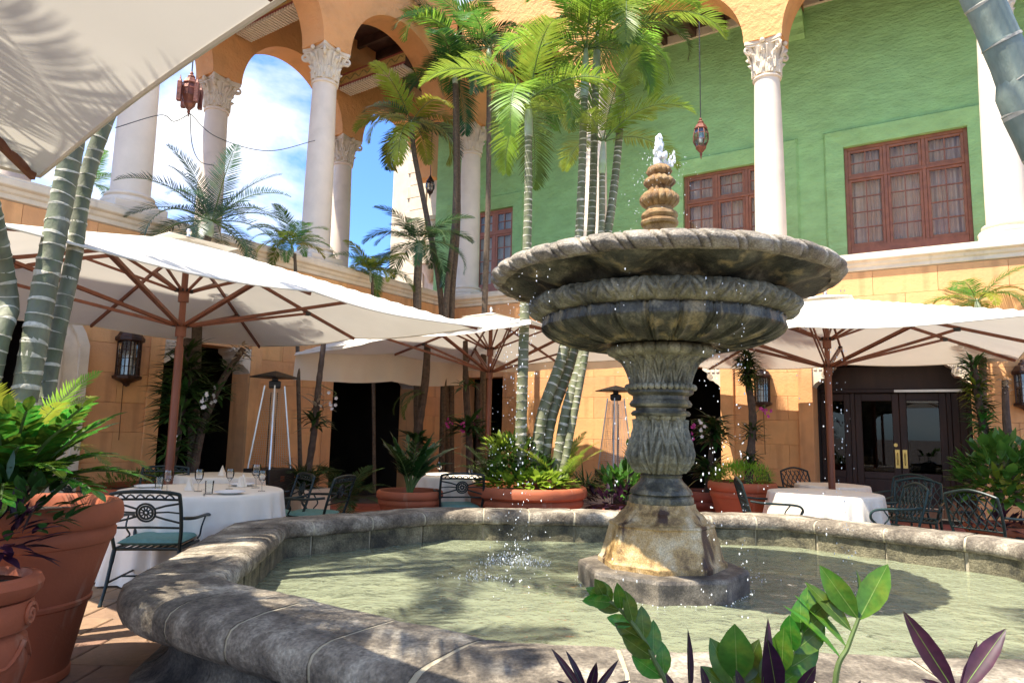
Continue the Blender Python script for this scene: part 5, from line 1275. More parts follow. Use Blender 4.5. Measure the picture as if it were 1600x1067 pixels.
def bush_geo(b, c, rx, ry, rz, n, L_, W_, rg, upness=0.6, curl=0.3):
    for k in range(n):
        th, ph = rg.uniform(0, 2*PI), math.acos(rg.uniform(-0.25, 1)); r = rg.uniform(0.35, 1)**0.5
        o = Vector((math.sin(ph)*math.cos(th), math.sin(ph)*math.sin(th), math.cos(ph)))
        p = Vector((c[0]+rx*r*o.x, c[1]+ry*r*o.y, c[2]+rz*r*o.z)); d = o+Vector((rg.uniform(-.7, .7), rg.uniform(-.7, .7), upness*rg.uniform(-.3, 1)))
        leaf_geo(b, p, d, Vector((0, 0, 1)), L_*rg.uniform(.65, 1.2), W_*rg.uniform(.7, 1.15), 0.2, curl)
ZZ = {k: leaf_mesh('leaf', 1.0, 0.44, k, 0.25, 0.18) for k in ('zz_leaf', 'zz_front', 'zz_dark')}
def zz_plant(label, base, stems, mt='zz_leaf', single=True, group=None, mstem='green_stem', name='zamia_plant'):
    """glossy feather-leaved plant.  stems: (azimuth, lean, length, pairs, leaf length)"""
    t = thing(name, label, 'plant', base, 0, group); rg = random.Random(len(label)*13+7)
    for (az, lean, ln_, pairs, ll) in stems:
        d = Vector((math.cos(az), math.sin(az), 0)); P = [Vector((0, 0, 0))+d*rg.uniform(0, .03)]
        for i in range(12):
            el = PI/2-lean*(0.35+0.95*(i/11)); P.append(P[-1]+(d*math.cos(el)+Vector((0, 0, 1))*math.sin(el))*(ln_/12))
        b = MB(); b.tube(P, [0.011*ln_/0.5*(1-0.6*i/12) for i in range(13)], 6, True, 0)
        lat = Vector((-d.y, d.x, 0)); todo = []
        for k in range(pairs):
            u = 0.30+0.70*(k+0.5)/pairs; f = u*12; i = min(11, int(f)); p = P[i].lerp(P[i+1], f-i); tg = (P[min(12, i+1)]-P[i]).normalized()
            env = 0.65+0.5*math.sin(PI*min(1, u)); up = lat.cross(tg)*-1
            for sg in (-1, 1):
                v = (tg*(0.75+0.4*u)+lat*sg+Vector((0, 0, 0.15))+Vector((rg.uniform(-.15, .15),)*3)).normalized(); todo.append((p, v, ll*env*rg.uniform(.85, 1.1), tg.cross(lat)))
        todo.append((P[-1], (P[-1]-P[-2]).normalized(), ll*0.9, Vector((0, 0, 1))))
        if single:
            st = part('stem', b, mstem, t)
            for (p, v, l_, up) in todo:
                o = link('leaf', ZZ[mt], st, p); z = up-v*up.dot(v); z = z.normalized() if z.length > 1e-4 else v.orthogonal().normalized(); y = z.cross(v)
                if z.z < 0: z, y = -z, -y
                o.rotation_euler = Matrix((v, y, z)).transposed().to_euler(); o.scale = (l_, l_, l_)
        else:
            for (p, v, l_, up) in todo: leaf_geo(b, p, v, Vector((0, 0, 1)), l_, l_*0.42, 0.2, 0.1, 1)
            part('stem', b, [mstem, mt], t)
    return t
def bush(label, cat, base, parts_, name, group=None):
    """parts_: (part name, material, centre, radii, n, leaf length, leaf width, upness)"""
    t = thing(name, label, cat, base, 0, group); rg = random.Random(len(label)*5+3)
    for (pn, mt, c, rad, n, l_, w_, up) in parts_:
        b = MB(); bush_geo(b, c, *rad, n, l_, w_, rg, up); part(pn, b, mt, t, None, True, 0)
    return t
def grass_tuft(b, p, n, l_, w_, rg, spread=0.7, droop=0.5, mi=0):
    for k in range(n):
        th = rg.uniform(0, 2*PI); d = Vector((math.cos(th)*spread*rg.random(), math.sin(th)*spread*rg.random(), 1)).normalized(); q = p+Vector((rg.gauss(0, .03), rg.gauss(0, .03), 0)); x = Vector((-math.sin(th), math.cos(th), 0)); ll = l_*rg.uniform(.6, 1.1); vs = []
        for s, ww in ((0, 1), (.35, .9), (.7, .6), (1, .05)):
            vs += [q-x*w_*ww/2, q+x*w_*ww/2]; d = (d+Vector((math.cos(th), math.sin(th), 0))*0.15-Vector((0, 0, droop*0.5))).normalized(); q = q+d*ll/3
        b.add(vs, [(0, 1, 3, 2), (2, 3, 5, 4), (4, 5, 7, 6)], mi)
def pot(label, loc, r, h, name='terracotta_pot', mt='terracotta', rim=0.13, foot=0.68, oval=1.0, soil=True, group='terracotta planters'):
    t = thing(name, label, 'planter', loc, 0, group); ov = lambda th, rr, z, i: (rr, z)
    b = MB(); rb = r*foot
    b.lathe([(0.0001, 0), (rb, 0), (rb+0.012, 0.012), (rb+0.012, h*0.05), (rb+0.004, h*0.06), (rb+(r*0.9-rb)*0.45, h*0.42), (rb+(r*0.9-rb)*0.46+.012, h*0.43), (rb+(r*0.9-rb)*0.48+.012, h*0.45), (rb+(r*0.9-rb)*0.49, h*0.46), (r*0.90, h-rim*1.75), (r*0.925, h-rim*1.7), (r*0.945, h-rim*1.5), (r*0.945, h-rim*1.25), (r*0.925, h-rim*1.1), (r*0.915, h-rim), (r*0.88, h-rim)], 56); part('body', b, mt, t, None, True, 40)
    b = MB(); b.lathe([(r*0.90, h-rim*1.02), (r*0.965, h-rim*0.98), (r, h-rim*0.8), (r*1.005, h-rim*0.45), (r*0.985, h-rim*0.12), (r*0.95, h), (r*0.90, h), (r*0.87, h-rim*0.2), (r*0.86, h-rim*0.9)], 56, cap=False); part('rim', b, mt, t, None, True, 40)
    if soil: b = MB(); b.lathe([(0.0001, h-rim*0.5), (r*0.87, h-rim*0.6)], 30, cap=False); part('soil', b, 'soil', t)
    if oval != 1.0: t.scale = (oval, 1, 1)
    return t
def trough(label, loc, rz, lx, ly, h, mt='cream_stone'):
    t = thing('planter_box', label, 'planter', loc, rz); b = MB()
    b.cbox(-lx/2, lx/2, -ly/2, -ly/2+.05, 0, h, .008); b.cbox(-lx/2, lx/2, ly/2-.05, ly/2, 0, h, .008); b.cbox(-lx/2, -lx/2+.05, -ly/2+.05, ly/2-.05, 0, h-.002, .008); b.cbox(lx/2-.05, lx/2, -ly/2+.05, ly/2-.05, 0, h-.002, .008); part('body', b, mt, t)
    b = MB(); b.box(-lx/2+.05, lx/2-.05, -ly/2+.05, ly/2-.05, 0.02, h-.05); part('soil', b, 'soil', t); return t

# ---------------------------------------------------------------- tall palms
RT = ['palm_trunk', 'ring']; RTG = ['palm_trunk_green', 'ring']
GP = 'palms of the courtyard'
# pair of stout ringed trunks at the near left
palm('stout ringed palm trunk at left, the left one of the leaning pair', [Vector((-3.30, 4.55, 0)), at(42, 600, 4.62), at(75, 420, 4.70), at(112, 235, 4.78), Vector((-2.95, 4.75, 6.2))], 0.088, 0.062, 0.115, RT, [('mid', 7, 0.95, 0.3, 1.3)], GP)
palm('slimmer ringed palm trunk at left, the right one of the leaning pair', [Vector((-3.22, 4.80, 0)), at(72, 620, 4.85), at(112, 420, 4.92), at(163, 195, 5.0), Vector((-2.45, 5.3, 6.4))], 0.058, 0.050, 0.115, RT, [('mid', 6, 0.85, 0.35, 1.3)], GP)
palm('ringed palm trunk cut by the left picture edge', [Vector((-3.62, 4.5, 0)), at(-8, 560, 4.5), at(2, 400, 4.5), Vector((-2.95, 2.65, 4.6))], 0.065, 0.055, 0.115, RT, [('mid', 9, 1.1, 0.1, 1.2)], GP)
# leaning grey trunk, top right, close to the camera
palm('grey green ringed palm trunk leaning in from the top right corner', [Vector((3.35, 2.75, 0)), at(1640, 260, 2.62), at(1590, 130, 2.60), at(1545, 20, 2.58), at(1500, -90, 2.58), Vector((1.35, 2.6, 5.3))], 0.082, 0.060, 0.20, ['bamboo_grey', 'ring'], [('mid', 7, 1.0, 0.0, 1.2)], GP)
# clump in the big central planter
palm('slender ringed palm in the big planter, leftmost of the clump', [at(812, 735, 9.3), at(815, 640, 9.3), at(820, 480, 9.3), at(825, 330, 9.35), at(826, 212, 9.4)], 0.082, 0.050, 0.115, RTG, [('bright', 8, 1.0, 0.0, 1.3), ('mid', 2, 0.9, -0.3, 0.2)], GP, 0.65)
palm('ringed palm of the clump leaning behind the fountain bowl, second from left', [at(836, 735, 9.35), at(848, 645, 9.4), at(882, 540, 9.5), at(904, 380, 9.6), at(913, 150, 9.6)], 0.082, 0.050, 0.115, RTG, [('bright', 7, 1.0, 0.15, 1.3), ('mid', 2, .9, -.3, .2)], GP, 0.85)
palm('ringed palm of the clump with the tallest pale crownshaft', [at(848, 735, 9.5), at(862, 650, 9.5), at(897, 545, 9.7), at(922, 380, 9.8), at(931, 130, 9.8)], 0.082, 0.050, 0.115, RTG, [('bright', 7, 1.05, 0.2, 1.3), ('mid', 2, .9, -.2, .2)], GP, 1.0)
palm('ringed palm of the clump leaning farthest to the right', [at(870, 735, 9.4), at(886, 640, 9.4), at(912, 550, 9.5), at(950, 360, 9.7), at(966, 230, 9.8), at(974, 110, 9.8)], 0.082, 0.050, 0.115, RTG, [('bright', 7, 1.05, 0.15, 1.25), ('mid', 3, .9, -.2, .3)], GP, 0.8)
palm('young palm with short crownshaft rising above the fountain rim', [at(880, 735, 9.2), at(915, 550, 9.4), at(938, 380, 9.6), at(941, 270, 9.6)], 0.05, 0.045, 0.10, RTG, [('bright', 7, 0.85, 0.3, 1.25)], GP, 0.55)
# slim brown trunks near the corner of the court
BK = ['palm_bark']
def slim(label, pts, crowns, r=0.06): palm(label, pts, r*1.15, r*0.85, 0.1, ['palm_bark'], crowns, GP, 0.25, 'palm_tree', ringed=False)
slim('yellow green palm with a dark bent trunk before the last left arch', [at(700, 740, 15.0), at(690, 480, 15.0), at(668, 345, 15.0), at(648, 245, 15.0), at(644, 205, 15.0)], [('yellow', 9, 1.08, -0.5, 1.1), ('dark', 4, 1.05, -0.3, 0.9)])
slim('dark palm on a twin trunk left of the corner column', [at(690, 740, 14.8), at(697, 480, 14.8), at(711, 330, 14.8), at(711, 130, 14.8)], [('dark', 7, 1.15, -0.1, 1.2), ('mid', 5, 1.1, 0, 1)])
slim('second dark palm beside the corner column', [at(705, 740, 15.1), at(706, 480, 15.1), at(716, 330, 15.1), at(712, 70, 15.1)], [('dark', 5, 1.2, -0.1, 1.2), ('bright', 5, 1.1, 0.2, 1)])
slim('brown trunked palm standing before the green wall', [at(752, 740, 14.4), at(757, 490, 14.4), at(763, 300, 14.4), at(764, 90, 14.4)], [('mid', 7, 1.2, -0.1, 1.2), ('dark', 2, 1.1, -0.3, 0.8)])
slim('low dark palm in front of the pink window', [at(655, 760, 14.2), at(652, 470, 14.2), at(655, 395, 14.2)], [('dark', 14, 0.86, -0.15, 1.1)], 0.085)
slim('blue green feather palm above the left umbrella', [at(300, 760, 10.0), at(312, 420, 10.0), at(325, 368, 10.0)], [('blue', 24, 0.98, -0.45, 1.25)], 0.07)
slim('small yellow green palm left of the tall cream column', [at(470, 770, 11.6), at(462, 430, 11.6), at(458, 400, 11.6)], [('yellow', 7, 0.48, 0.2, 1.2), ('mid', 9, 0.52, 0.1, 1.2)], 0.03)
slim('bushy light green palm right of the tall cream column', [at(585, 770, 13.6), at(582, 460, 13.6), at(580, 440, 13.6)], [('yellow', 9, 0.55, 0.2, 1.2), ('mid', 9, 0.62, 0.0, 1.1)], 0.03)
slim('palm top showing above the right umbrella', [at(1535, 760, 10.5), at(1535, 520, 10.5), at(1530, 492, 10.5)], [('yellow', 4, 0.5, 0.0, 1.0), ('mid', 8, 0.62, 0.0, 1.1)], 0.05)
slim('palm outside the court seen left of the thick column', [Vector((-12.6, 19, 0)), Vector((-12.8, 19, 5.0)), at(135, 300, 19)], [('mid', 9, 0.8, 0, 1.2)], 0.07)
# ---------------------------------------------------------------- near left pot and its plants
PL = gp(58, 900, 4.05); PL.x = -2.80
pot('large terracotta pot with rolled rim at the left edge', PL, 0.53, 0.98, foot=0.60)
ztop = 0.90
zz_plant('glossy feather leaved plant spilling over the large left pot', (PL.x+0.06, PL.y-0.22, ztop-0.02), [(R(a_), l_, n_, 12, 0.14) for a_, l_, n_ in ((-25, .9, .78), (12, .8, .74), (-62, .85, .76), (-100, .9, .74), (-45, .6, .70), (-140, .8, .72), (-5, 1.1, .66), (-120, 1.1, .74), (-35, 1.25, .66), (-80, .6, .68), (40, .8, .66), (-15, .75, .80), (-50, 1.05, .70), (-75, 1.2, .62), (-95, .5, .66), (-60, .35, .62), (-20, 1.5, .74), (-55, 1.55, .72), (8, 1.4, .74), (-85, 1.55, .70), (-112, 1.45, .72), (-38, 1.35, .80))], 'zz_front')
ft = thing('fern_palm', 'young yellow green palm fronds in the large left pot', 'plant', (PL.x-0.16, PL.y+0.10, ztop+0.12))
for k, (az, el, key, s) in enumerate(((R(10), 0.7, 'fern', 1.1), (R(-35), 1.0, 'fern_yellow', 1.0), (R(-75), 1.15, 'fern_yellow', 1.05), (R(-5), 1.2, 'fern', 1.1), (R(160), 0.9, 'fern', 0.9), (R(-100), 0.8, 'fern_yellow', 0.95), (R(-60), 0.75, 'fern_yellow', 0.8), (R(75), 1.0, 'fern', 0.95), (R(-140), 0.6, 'fern', 0.9), (R(-10), 0.5, 'fern_yellow', 0.9))): put_frond(ft, key, (0, 0, 0.02*k), az, el, s)
bush('dark purple leaved plant hanging over the ornate pot', 'plant', (-2.42, 3.30, 0.80), [('foliage', 'purple_leaf', (0, 0, 0.05), (0.22, 0.2, 0.18), 80, 0.15, 0.05, 0.5), ('green_leaves', 'zz_dark', (0.0, 0.2, 0.16), (0.26, 0.2, 0.2), 70, 0.12, 0.05, 0.6)], 'purple_plant')
# ornate small pot
op = thing('ornate_pot', 'small scrolled terracotta pot at the lower left corner', 'planter', (-2.33, 3.12, 0))
b = MB(); b.lathe([(0.0001, 0), (0.15, 0), (0.17, 0.03), (0.15, 0.06), (0.11, 0.10), (0.14, 0.16), (0.21, 0.28), (0.24, 0.40), (0.225, 0.50), (0.20, 0.53)], 48, lambda th, r, z, i: (r*(1+0.025*abs(math.sin(th*8))*(0.15 < z < 0.5)), z)); part('body', b, 'terracotta', op)
b = MB(); b.lathe([(0.20, 0.53), (0.235, 0.54), (0.245, 0.58), (0.245, 0.62), (0.235, 0.66), (0.20, 0.665)], 48); part('collar', b, 'terracotta', op)
b = MB(); b.lathe([(0.20, 0.664), (0.24, 0.67), (0.265, 0.70), (0.27, 0.73), (0.255, 0.76), (0.22, 0.765), (0.20, 0.73)], 48, cap=False); part('rim', b, 'terracotta', op)
for k in range(6):
    th = k*PI/3+0.2; d = Vector((math.cos(th), math.sin(th), 0)); x = Vector((-d.y, d.x, 0)); b = MB()
    b.tube([d*0.245+Vector((0, 0, 0.60))+(x*math.cos(q*.5)+Vector((0, 0, 1))*math.sin(q*.5))*(0.052*(1-q/26)) for q in range(24)], 0.011, 6); part('scroll', b, 'terracotta', op)
for k in range(6):
    th = k*PI/3+0.7; d = Vector((math.cos(th), math.sin(th), 0)); b = MB(); b.tube([Vector((0.235*math.cos(th+q), 0.235*math.sin(th+q), 0.44-0.10*math.cos(q*3)*1.0+0.06)) for q in [(-.5+k2/12) for k2 in range(13)]], 0.014, 6); part('garland', b, 'terracotta', op)
b = MB(); b.lathe([(0.0001, 0.71), (0.20, 0.71)], 24, cap=False); part('soil', b, 'soil', op)

# ---------------------------------------------------------------- far planters
p = gp(236, 740, 9.3); pot('low wide terracotta planter under the wall lantern', p, 0.80, 0.62, rim=0.12, foot=0.80)
bush('low bushy fern filling the planter under the wall lantern', 'plant', (p.x, p.y, 0.58), [('foliage', 'fern_leaf', (0, 0, 0.05), (0.72, 0.6, 0.16), 900, 0.09, 0.016, 0.8)], 'fern_bush')
def epiphyte(label, pts, r, clumps, group='trunks grown with epiphytes', name='epiphyte_trunk', flowers=(), mt='strap_leaf'):
    base = Vector(pts[0]); t = thing(name, label, 'tree', base, 0, group); P = spline([Vector(q)-base for q in pts], 8); rg = random.Random(len(label)*3)
    b = MB(); b.tube(P, [r*(1-.35*i/len(P))*rg.uniform(.9, 1.12) for i in range(len(P))], 10); part('trunk', b, 'bark', t)
    for (u, n, l_, w_, mt_) in clumps:
        b = MB(); c = P[min(len(P)-1, int(u*(len(P)-1)))]
        for k in range(n):
            th = rg.uniform(0, 2*PI); d = Vector((math.cos(th), math.sin(th), rg.uniform(-0.2, 1.1))); leaf_geo(b, c+Vector((math.cos(th)*r*.6, math.sin(th)*r*.6, rg.uniform(-.10, .10))), d, Vector((0, 0, 1)), l_*rg.uniform(.6, 1.15), w_*rg.uniform(.8, 1.2), .3, rg.uniform(.3, .9))
        part('epiphyte', b, mt_, t, None, True, 0)
    for (q, mt_) in flowers:
        b = MB(); c = Vector(q)-base
        for j in range(5):
            th = j*2*PI/5; leaf_geo(b, Vector((0, 0, 0)), Vector((math.cos(th), -0.4, math.sin(th))), Vector((0, -1, 0)), 0.032, 0.028, 0, 0)
        fm_ = b.mesh('orchid_flower', mt_, True, 0)
        for k in range(6): link('orchid_flower', fm_, t, c+Vector((rg.gauss(0, .035), rg.gauss(0, .04), rg.gauss(0, .06))), (rg.uniform(-.5, .5), rg.uniform(-.5, .5), rg.uniform(-.8, .8)))
        b = MB(); b.tube(spline([c+Vector((0, 0, .05)), c+Vector((0.02, 0.05, .12)), P[min(len(P)-1, len(P)//2)]], 5), 0.005, 5); part('flower_stem', b, 'green_stem', t)
    return t
SL = 'strap_leaf'
epiphyte('thick trunk covered in dark epiphytes before the left doorway', [at(262, 745, 9.35), at(278, 660, 9.4), at(290, 590, 9.5), at(293, 530, 9.6)], 0.085, [(.2, 80, .34, .05, SL), (.38, 110, .42, .06, SL), (.55, 120, .44, .06, SL), (.72, 100, .40, .055, SL), (.88, 60, .32, .05, SL), (.5, 50, .5, .09, 'zz_dark')], flowers=((at(318, 625, 9.2), 'petal_white'), (at(275, 673, 9.1), 'petal_white')))
epiphyte('crooked trunk leaning right into the left doorway', [at(300, 745, 9.6), at(318, 660, 9.7), at(350, 590, 9.9), at(380, 545, 10.1)], 0.065, [(.3, 50, .30, .045, SL), (.55, 50, .28, .05, SL), (.75, 30, .2, .04, SL), (.97, 30, .18, .04, 'dead_leaf')], flowers=((at(333, 622, 9.6), 'petal_white'),))
p = gp(640, 785, 8.95); pot('low terracotta bowl with dark feather leaved plant left of centre', p, 0.42, 0.66, rim=0.10, foot=0.7)
zz_plant('dark feather leaved plant in the bowl left of the big planter', (p.x, p.y, 0.60), [(a_ * 0.63, 0.35+0.6*((a_*7) % 5)/5, 0.70, 9, 0.16) for a_ in range(13)]+[(R(20), 0.9, 0.8, 10, 0.14), (R(-30), 1.1, 0.7, 10, 0.14)], 'zz_dark', False)
PC = gp(824, 760, 9.35)
pot('very wide terracotta planter behind the pool in the centre', PC, 0.79, 0.72, rim=0.15, foot=0.74)
bush('lime green heart leaved groundcover in the wide centre planter', 'plant', (PC.x, PC.y, 0.68), [('foliage', 'lime_leaf', (0, -0.12, 0.06), (0.66, 0.5, 0.14), 330, 0.13, 0.10, 0.7), ('dark_leaves', 'zz_leaf', (0, 0.1, 0.10), (0.6, 0.5, 0.32), 330, 0.13, 0.055, 0.7)], 'pothos_plant')
ft = thing('young_palm', 'young palm with lit arching fronds in the wide centre planter', 'plant', (PC.x+0.42, PC.y-0.05, 0.70))
for k, (az, el, s) in enumerate(((R(5), 0.95, 1.0), (R(-20), 1.15, 1.05), (R(160), 1.2, 1.0), (R(200), 0.95, 1.05), (R(-60), 1.0, 0.9), (R(60), 1.2, 1.0), (R(25), 1.3, 1.1), (R(130), 1.0, 0.9))): put_frond(ft, 'fern' if k % 3 else 'fern_yellow', (0, 0, 0), az, el, s*1.05)
ft = thing('young_palm', 'young dark palm at the left side of the wide centre planter', 'plant', (PC.x-0.45, PC.y-0.02, 0.70))
for k, (az, el, s) in enumerate(((R(180), 1.0, 0.85), (R(210), 1.2, 0.8), (R(150), 0.8, 0.8), (R(20), 1.1, 0.75), (R(-70), 1.1, 0.7), (R(90), 1.2, 0.8))): put_frond(ft, 'small', (0, 0, 0), az, el, s)
bush('leafy green shrub among the palm stems in the wide planter', 'plant', (PC.x-0.18, PC.y+0.1, 0.72), [('foliage', 'zz_leaf', (0, 0, 0.30), (0.42, 0.32, 0.34), 300, 0.17, 0.055, 0.8), ('new_leaves', 'lime_leaf', (-0.2, -0.1, 0.42), (0.2, 0.2, 0.22), 40, 0.17, 0.06, 0.9)], 'leafy_shrub')
# narrow trunk with bromeliad, left of the dark door (behind the heater)
trough('cream planter box right of the left heater', gp(478, 770, 10.7), rz0, 0.55, 0.5, 0.50)
p = gp(476, 770, 10.7)
epiphyte('slim trunk with a hanging bromeliad beside the left heater', [Vector((p.x, p.y, .45)), at(490, 680, 10.7), at(498, 600, 10.8), at(507, 520, 10.9), at(509, 440, 11.0)], 0.055, [(.32, 40, .34, .06, 'zz_dark'), (.42, 20, .28, .05, 'dead_leaf')], flowers=((at(520, 625, 10.4), 'petal_white'),))
ft = thing('grassy_plant', 'drooping grassy plant in the cream box by the left heater', 'plant', (p.x, p.y, 0.46)); b = MB(); grass_tuft(b, Vector((0, 0, 0)), 160, 0.85, 0.022, rnd, 1.2, 0.7); part('blades', b, 'strap_leaf', ft, None, True, 0)
for k in range(7): put_frond(ft, 'smalldark', (0, 0, 0.05), k*0.9, 0.9, 0.8)
ft = thing('dark_palm', 'dark low palm in the shade before the second left doorway', 'plant', gp(540, 780, 11.4)); 
for k in range(12): put_frond(ft, 'smalldark', (0, 0, 0.25), k*0.55, 0.35+0.7*(k % 3)/2, 1.0)
# trunks with orchids before the corner pilasters
epiphyte('dark trunk before the corner pilaster with magenta orchids', [at(735, 770, 13.4), at(733, 690, 13.4), at(728, 600, 13.4), at(727, 520, 13.4)], 0.075, [(.42, 50, .5, .09, 'zz_dark'), (.7, 20, .3, .06, SL)], flowers=((at(700, 660, 13.0), 'magenta'), (at(724, 668, 13.0), 'magenta')))
epiphyte('plain dark trunk left of the corner pilaster', [at(640, 770, 13.0), at(652, 680, 13.0), at(664, 600, 13.0), at(668, 540, 13.0)], 0.09, [(.3, 40, .4, .08, 'zz_dark')])
epiphyte('dim trunk with pink orchid in the dark corner doorway', [at(748, 770, 14.2), at(748, 690, 14.2), at(748, 600, 14.2)], 0.09, [(.6, 40, .4, .07, 'zz_dark')], flowers=((at(745, 652, 13.8), 'magenta'),))
lp = thing('hanging_palm_leaf', 'green palm leaf hanging below the valanced umbrella', 'palm', at(668, 612, 13.0)); put_frond(lp, 'mid', (0, 0, 0), R(195), 0.15, 0.55); put_frond(lp, 'mid', (0, 0, 0), R(215), -0.1, 0.5); put_frond(lp, 'dark', (0, 0, 0), R(170), 0.25, 0.5)
# pots right of the centre planter
p = gp(962, 780, 9.4); pot('small dark terracotta bowl with purple plant behind the fountain stem', p, 0.36, 0.46, rim=0.09, mt='terracotta_dark')
bush('purple leaved plant in the bowl behind the fountain stem', 'plant', (p.x, p.y, 0.44), [('foliage', 'purple_leaf', (0, -0.05, 0.06), (0.40, 0.3, 0.16), 140, 0.20, 0.055, 0.4), ('green_leaves', 'zz_leaf', (0.05, 0.1, 0.25), (0.35, 0.25, 0.26), 180, 0.18, 0.06, 0.8)], 'purple_plant')
zz_plant('upright bright stem behind the fountain stem', (p.x+0.16, p.y, 0.5), [(R(80), 0.1, 0.75, 9, 0.13), (R(0), 0.5, 0.5, 7, 0.13), (R(180), 0.5, 0.5, 7, 0.13)], 'zz_front', False)
trough('cream planter box right of the wide centre planter', gp(915, 775, 10.4), 0.3, 0.6, 0.5, 0.55)
p = gp(915, 775, 10.4); ft = thing('grassy_plant', 'dark grassy plant in the cream box behind the fountain', 'plant', (p.x, p.y, 0.5)); b = MB(); grass_tuft(b, Vector((0, 0, 0)), 170, 0.85, 0.022, rnd, 1.1, 0.8); part('blades', b, 'strap_leaf', ft, None, True, 0)
# right hand planter with lime shrub and trunk
PR = gp(1160, 790, 9.75); pot('tall terracotta pot with lime green shrub right of the fountain', PR, 0.46, 0.80, rim=0.12, foot=0.66)
bush('feathery lime green shrub in the tall pot right of the fountain', 'plant', (PR.x, PR.y, 0.76), [('foliage', 'lime_leaf', (0, 0, 0.08), (0.42, 0.40, 0.22), 1500, 0.085, 0.012, 0.9)], 'lime_shrub')
epiphyte('trunk wrapped in ferns beside the right wall lantern', [Vector((PR.x+.08, PR.y, .7)), at(1172, 720, 9.8), at(1176, 650, 9.85), at(1168, 590, 9.9), at(1168, 560, 9.9)], 0.065, [(.25, 50, .2, .035, SL), (.42, 60, .22, .035, SL), (.72, 90, .2, .03, SL), (.85, 130, .22, .03, SL), (.97, 130, .22, .03, SL)], flowers=((at(1194, 646, 9.7), 'magenta'),))
p = gp(1105, 790, 10.6); pot('dark pot in the doorway shade right of the fountain', p, 0.40, 0.6, mt='terracotta_dark')
ft = epiphyte('dark leafy orchid plant in the doorway right of the fountain', [Vector((p.x, p.y, .5)), at(1112, 700, 10.6), at(1116, 660, 10.6)], 0.05, [(.3, 90, .38, .06, 'zz_dark'), (.7, 90, .36, .06, 'zz_dark'), (.97, 60, .34, .06, SL)], name='orchid_plant', group=None, flowers=((at(1082, 672, 10.3), 'magenta'), (at(1097, 668, 10.3), 'petal_white')))
# trunks and shrub at the right edge
p = gp(1575, 835, 7.9); pot('terracotta pot at the right edge under the broad leaved shrub', p, 0.42, 0.52, rim=0.10)
bush('broad leaved shrub at the right picture edge', 'shrub', (p.x, p.y, 0.50), [('foliage', 'zz_leaf', (0, 0, 0.42), (0.48, 0.42, 0.52), 420, 0.19, 0.10, 0.8), ('yellow_leaves', 'lime_leaf', (-0.1, -0.2, 0.25), (0.35, 0.2, 0.3), 40, 0.17, 0.09, 0.5), ('purple_leaves', 'purple_leaf', (-0.2, -0.15, 0.0), (0.3, 0.2, 0.12), 50, 0.18, 0.05, 0.4)], 'broad_leaved_shrub')
epiphyte('leaning trunk with bromeliads at the right edge', [at(1565, 800, 8.6), at(1552, 720, 8.7), at(1538, 670, 8.8), at(1528, 620, 8.9), at(1520, 565, 9.0)], 0.06, [(.35, 40, .16, .04, SL), (.55, 60, .22, .045, 'zz_leaf'), (.68, 60, .22, .045, SL), (.8, 50, .2, .05, 'lime_leaf'), (.85, 60, .24, .04, SL), (.98, 90, .24, .035, SL)])
epiphyte('second leaning trunk with cut top at the right edge', [at(1592, 790, 8.4), at(1580, 720, 8.5), at(1573, 660, 8.6), at(1570, 595, 8.7)], 0.055, [(.3, 40, .3, .045, SL), (.5, 40, .24, .04, SL), (.97, 30, .08, .03, 'dead_leaf')])

# ---------------------------------------------------------------- foreground planter below the frame, its plants rise into view
fp = trough('stone planter box in front of the pool below the camera', (1.05, 1.52, 0), 0.02, 2.2, 0.5, 0.62, 'coping_stone')
def zz_stem(label, pts, leaves, mt='zz_front', r=0.008):
    """one feather leaved stem: leaves listed as (root px, tip px, width ratio, twist)"""
    base = Vector(pts[0]); t = thing('zamia_plant', label, 'plant', base, 0, 'feather leaved stems in the foreground'); P = spline([Vector(q)-base for q in pts], 6)
    b = MB(); b.tube(P, [r*(1-.5*i/len(P)) for i in range(len(P))], 7); st = part('stem', b, 'green_stem', t)
    for (ra, tp, w_, ddepth, tw) in leaves:
        a = at(*ra, base.y)-base; e = at(*tp, base.y+ddepth)-base; v = e-a; l_ = v.length; v.normalize()
        zc = (C0-(base+a)).normalized(); z = (zc-v*zc.dot(v)).normalized(); y = z.cross(v); m3 = Matrix((v, y, z)).transposed() @ Matrix.Rotation(tw, 3, 'X')
        o = link('leaf', ZZ[mt], st, a); o.rotation_euler = m3.to_euler(); o.scale = (l_, l_*w_/0.44, l_)
    return t
D1 = 1.72
def auto_leaves(px, n, l0, l1, spread, w_=0.5, u0=0.12):
    """pairs of leaves along a stem drawn as picture points, base first"""
    P = spline([Vector((x, y, 0)) for x, y in px], 8); out = []; rg = random.Random(n*7+int(px[0][0]))
    for k in range(n):
        u = u0+(1-u0)*k/(n-1); f = u*(len(P)-1); i = min(len(P)-2, int(f)); q = P[i].lerp(P[i+1], f-i); t = (P[i+1]-P[i]).normalized(); l_ = l0+(l1-l0)*u
        for sg in (-1, 1):
            a_ = sg*(spread+rg.uniform(-.12, .12)); d = Vector((t.x*math.cos(a_)-t.y*math.sin(a_), t.x*math.sin(a_)+t.y*math.cos(a_))); ll = l_*rg.uniform(.9, 1.1)
            out.append(((q.x, q.y), (q.x+d.x*ll, q.y+d.y*ll), w_*rg.uniform(.9, 1.08), rg.uniform(-.03, .02), sg*rg.uniform(.1, .5)))
    out.append(((P[-1].x, P[-1].y), (P[-1].x+t.x*l1, P[-1].y+t.y*l1), w_, 0, .2)); return out
S1 = [(1050, 1085), (1022, 1030), (997, 985), (965, 948), (945, 935)]
zz_stem('feather leaved stem curving left before the fountain base', [Vector((0.45, D1, .5)), at(1062, 1120, D1)]+[at(x, y, D1) for x, y in S1], auto_leaves(S1, 7, 66, 34, 0.55))
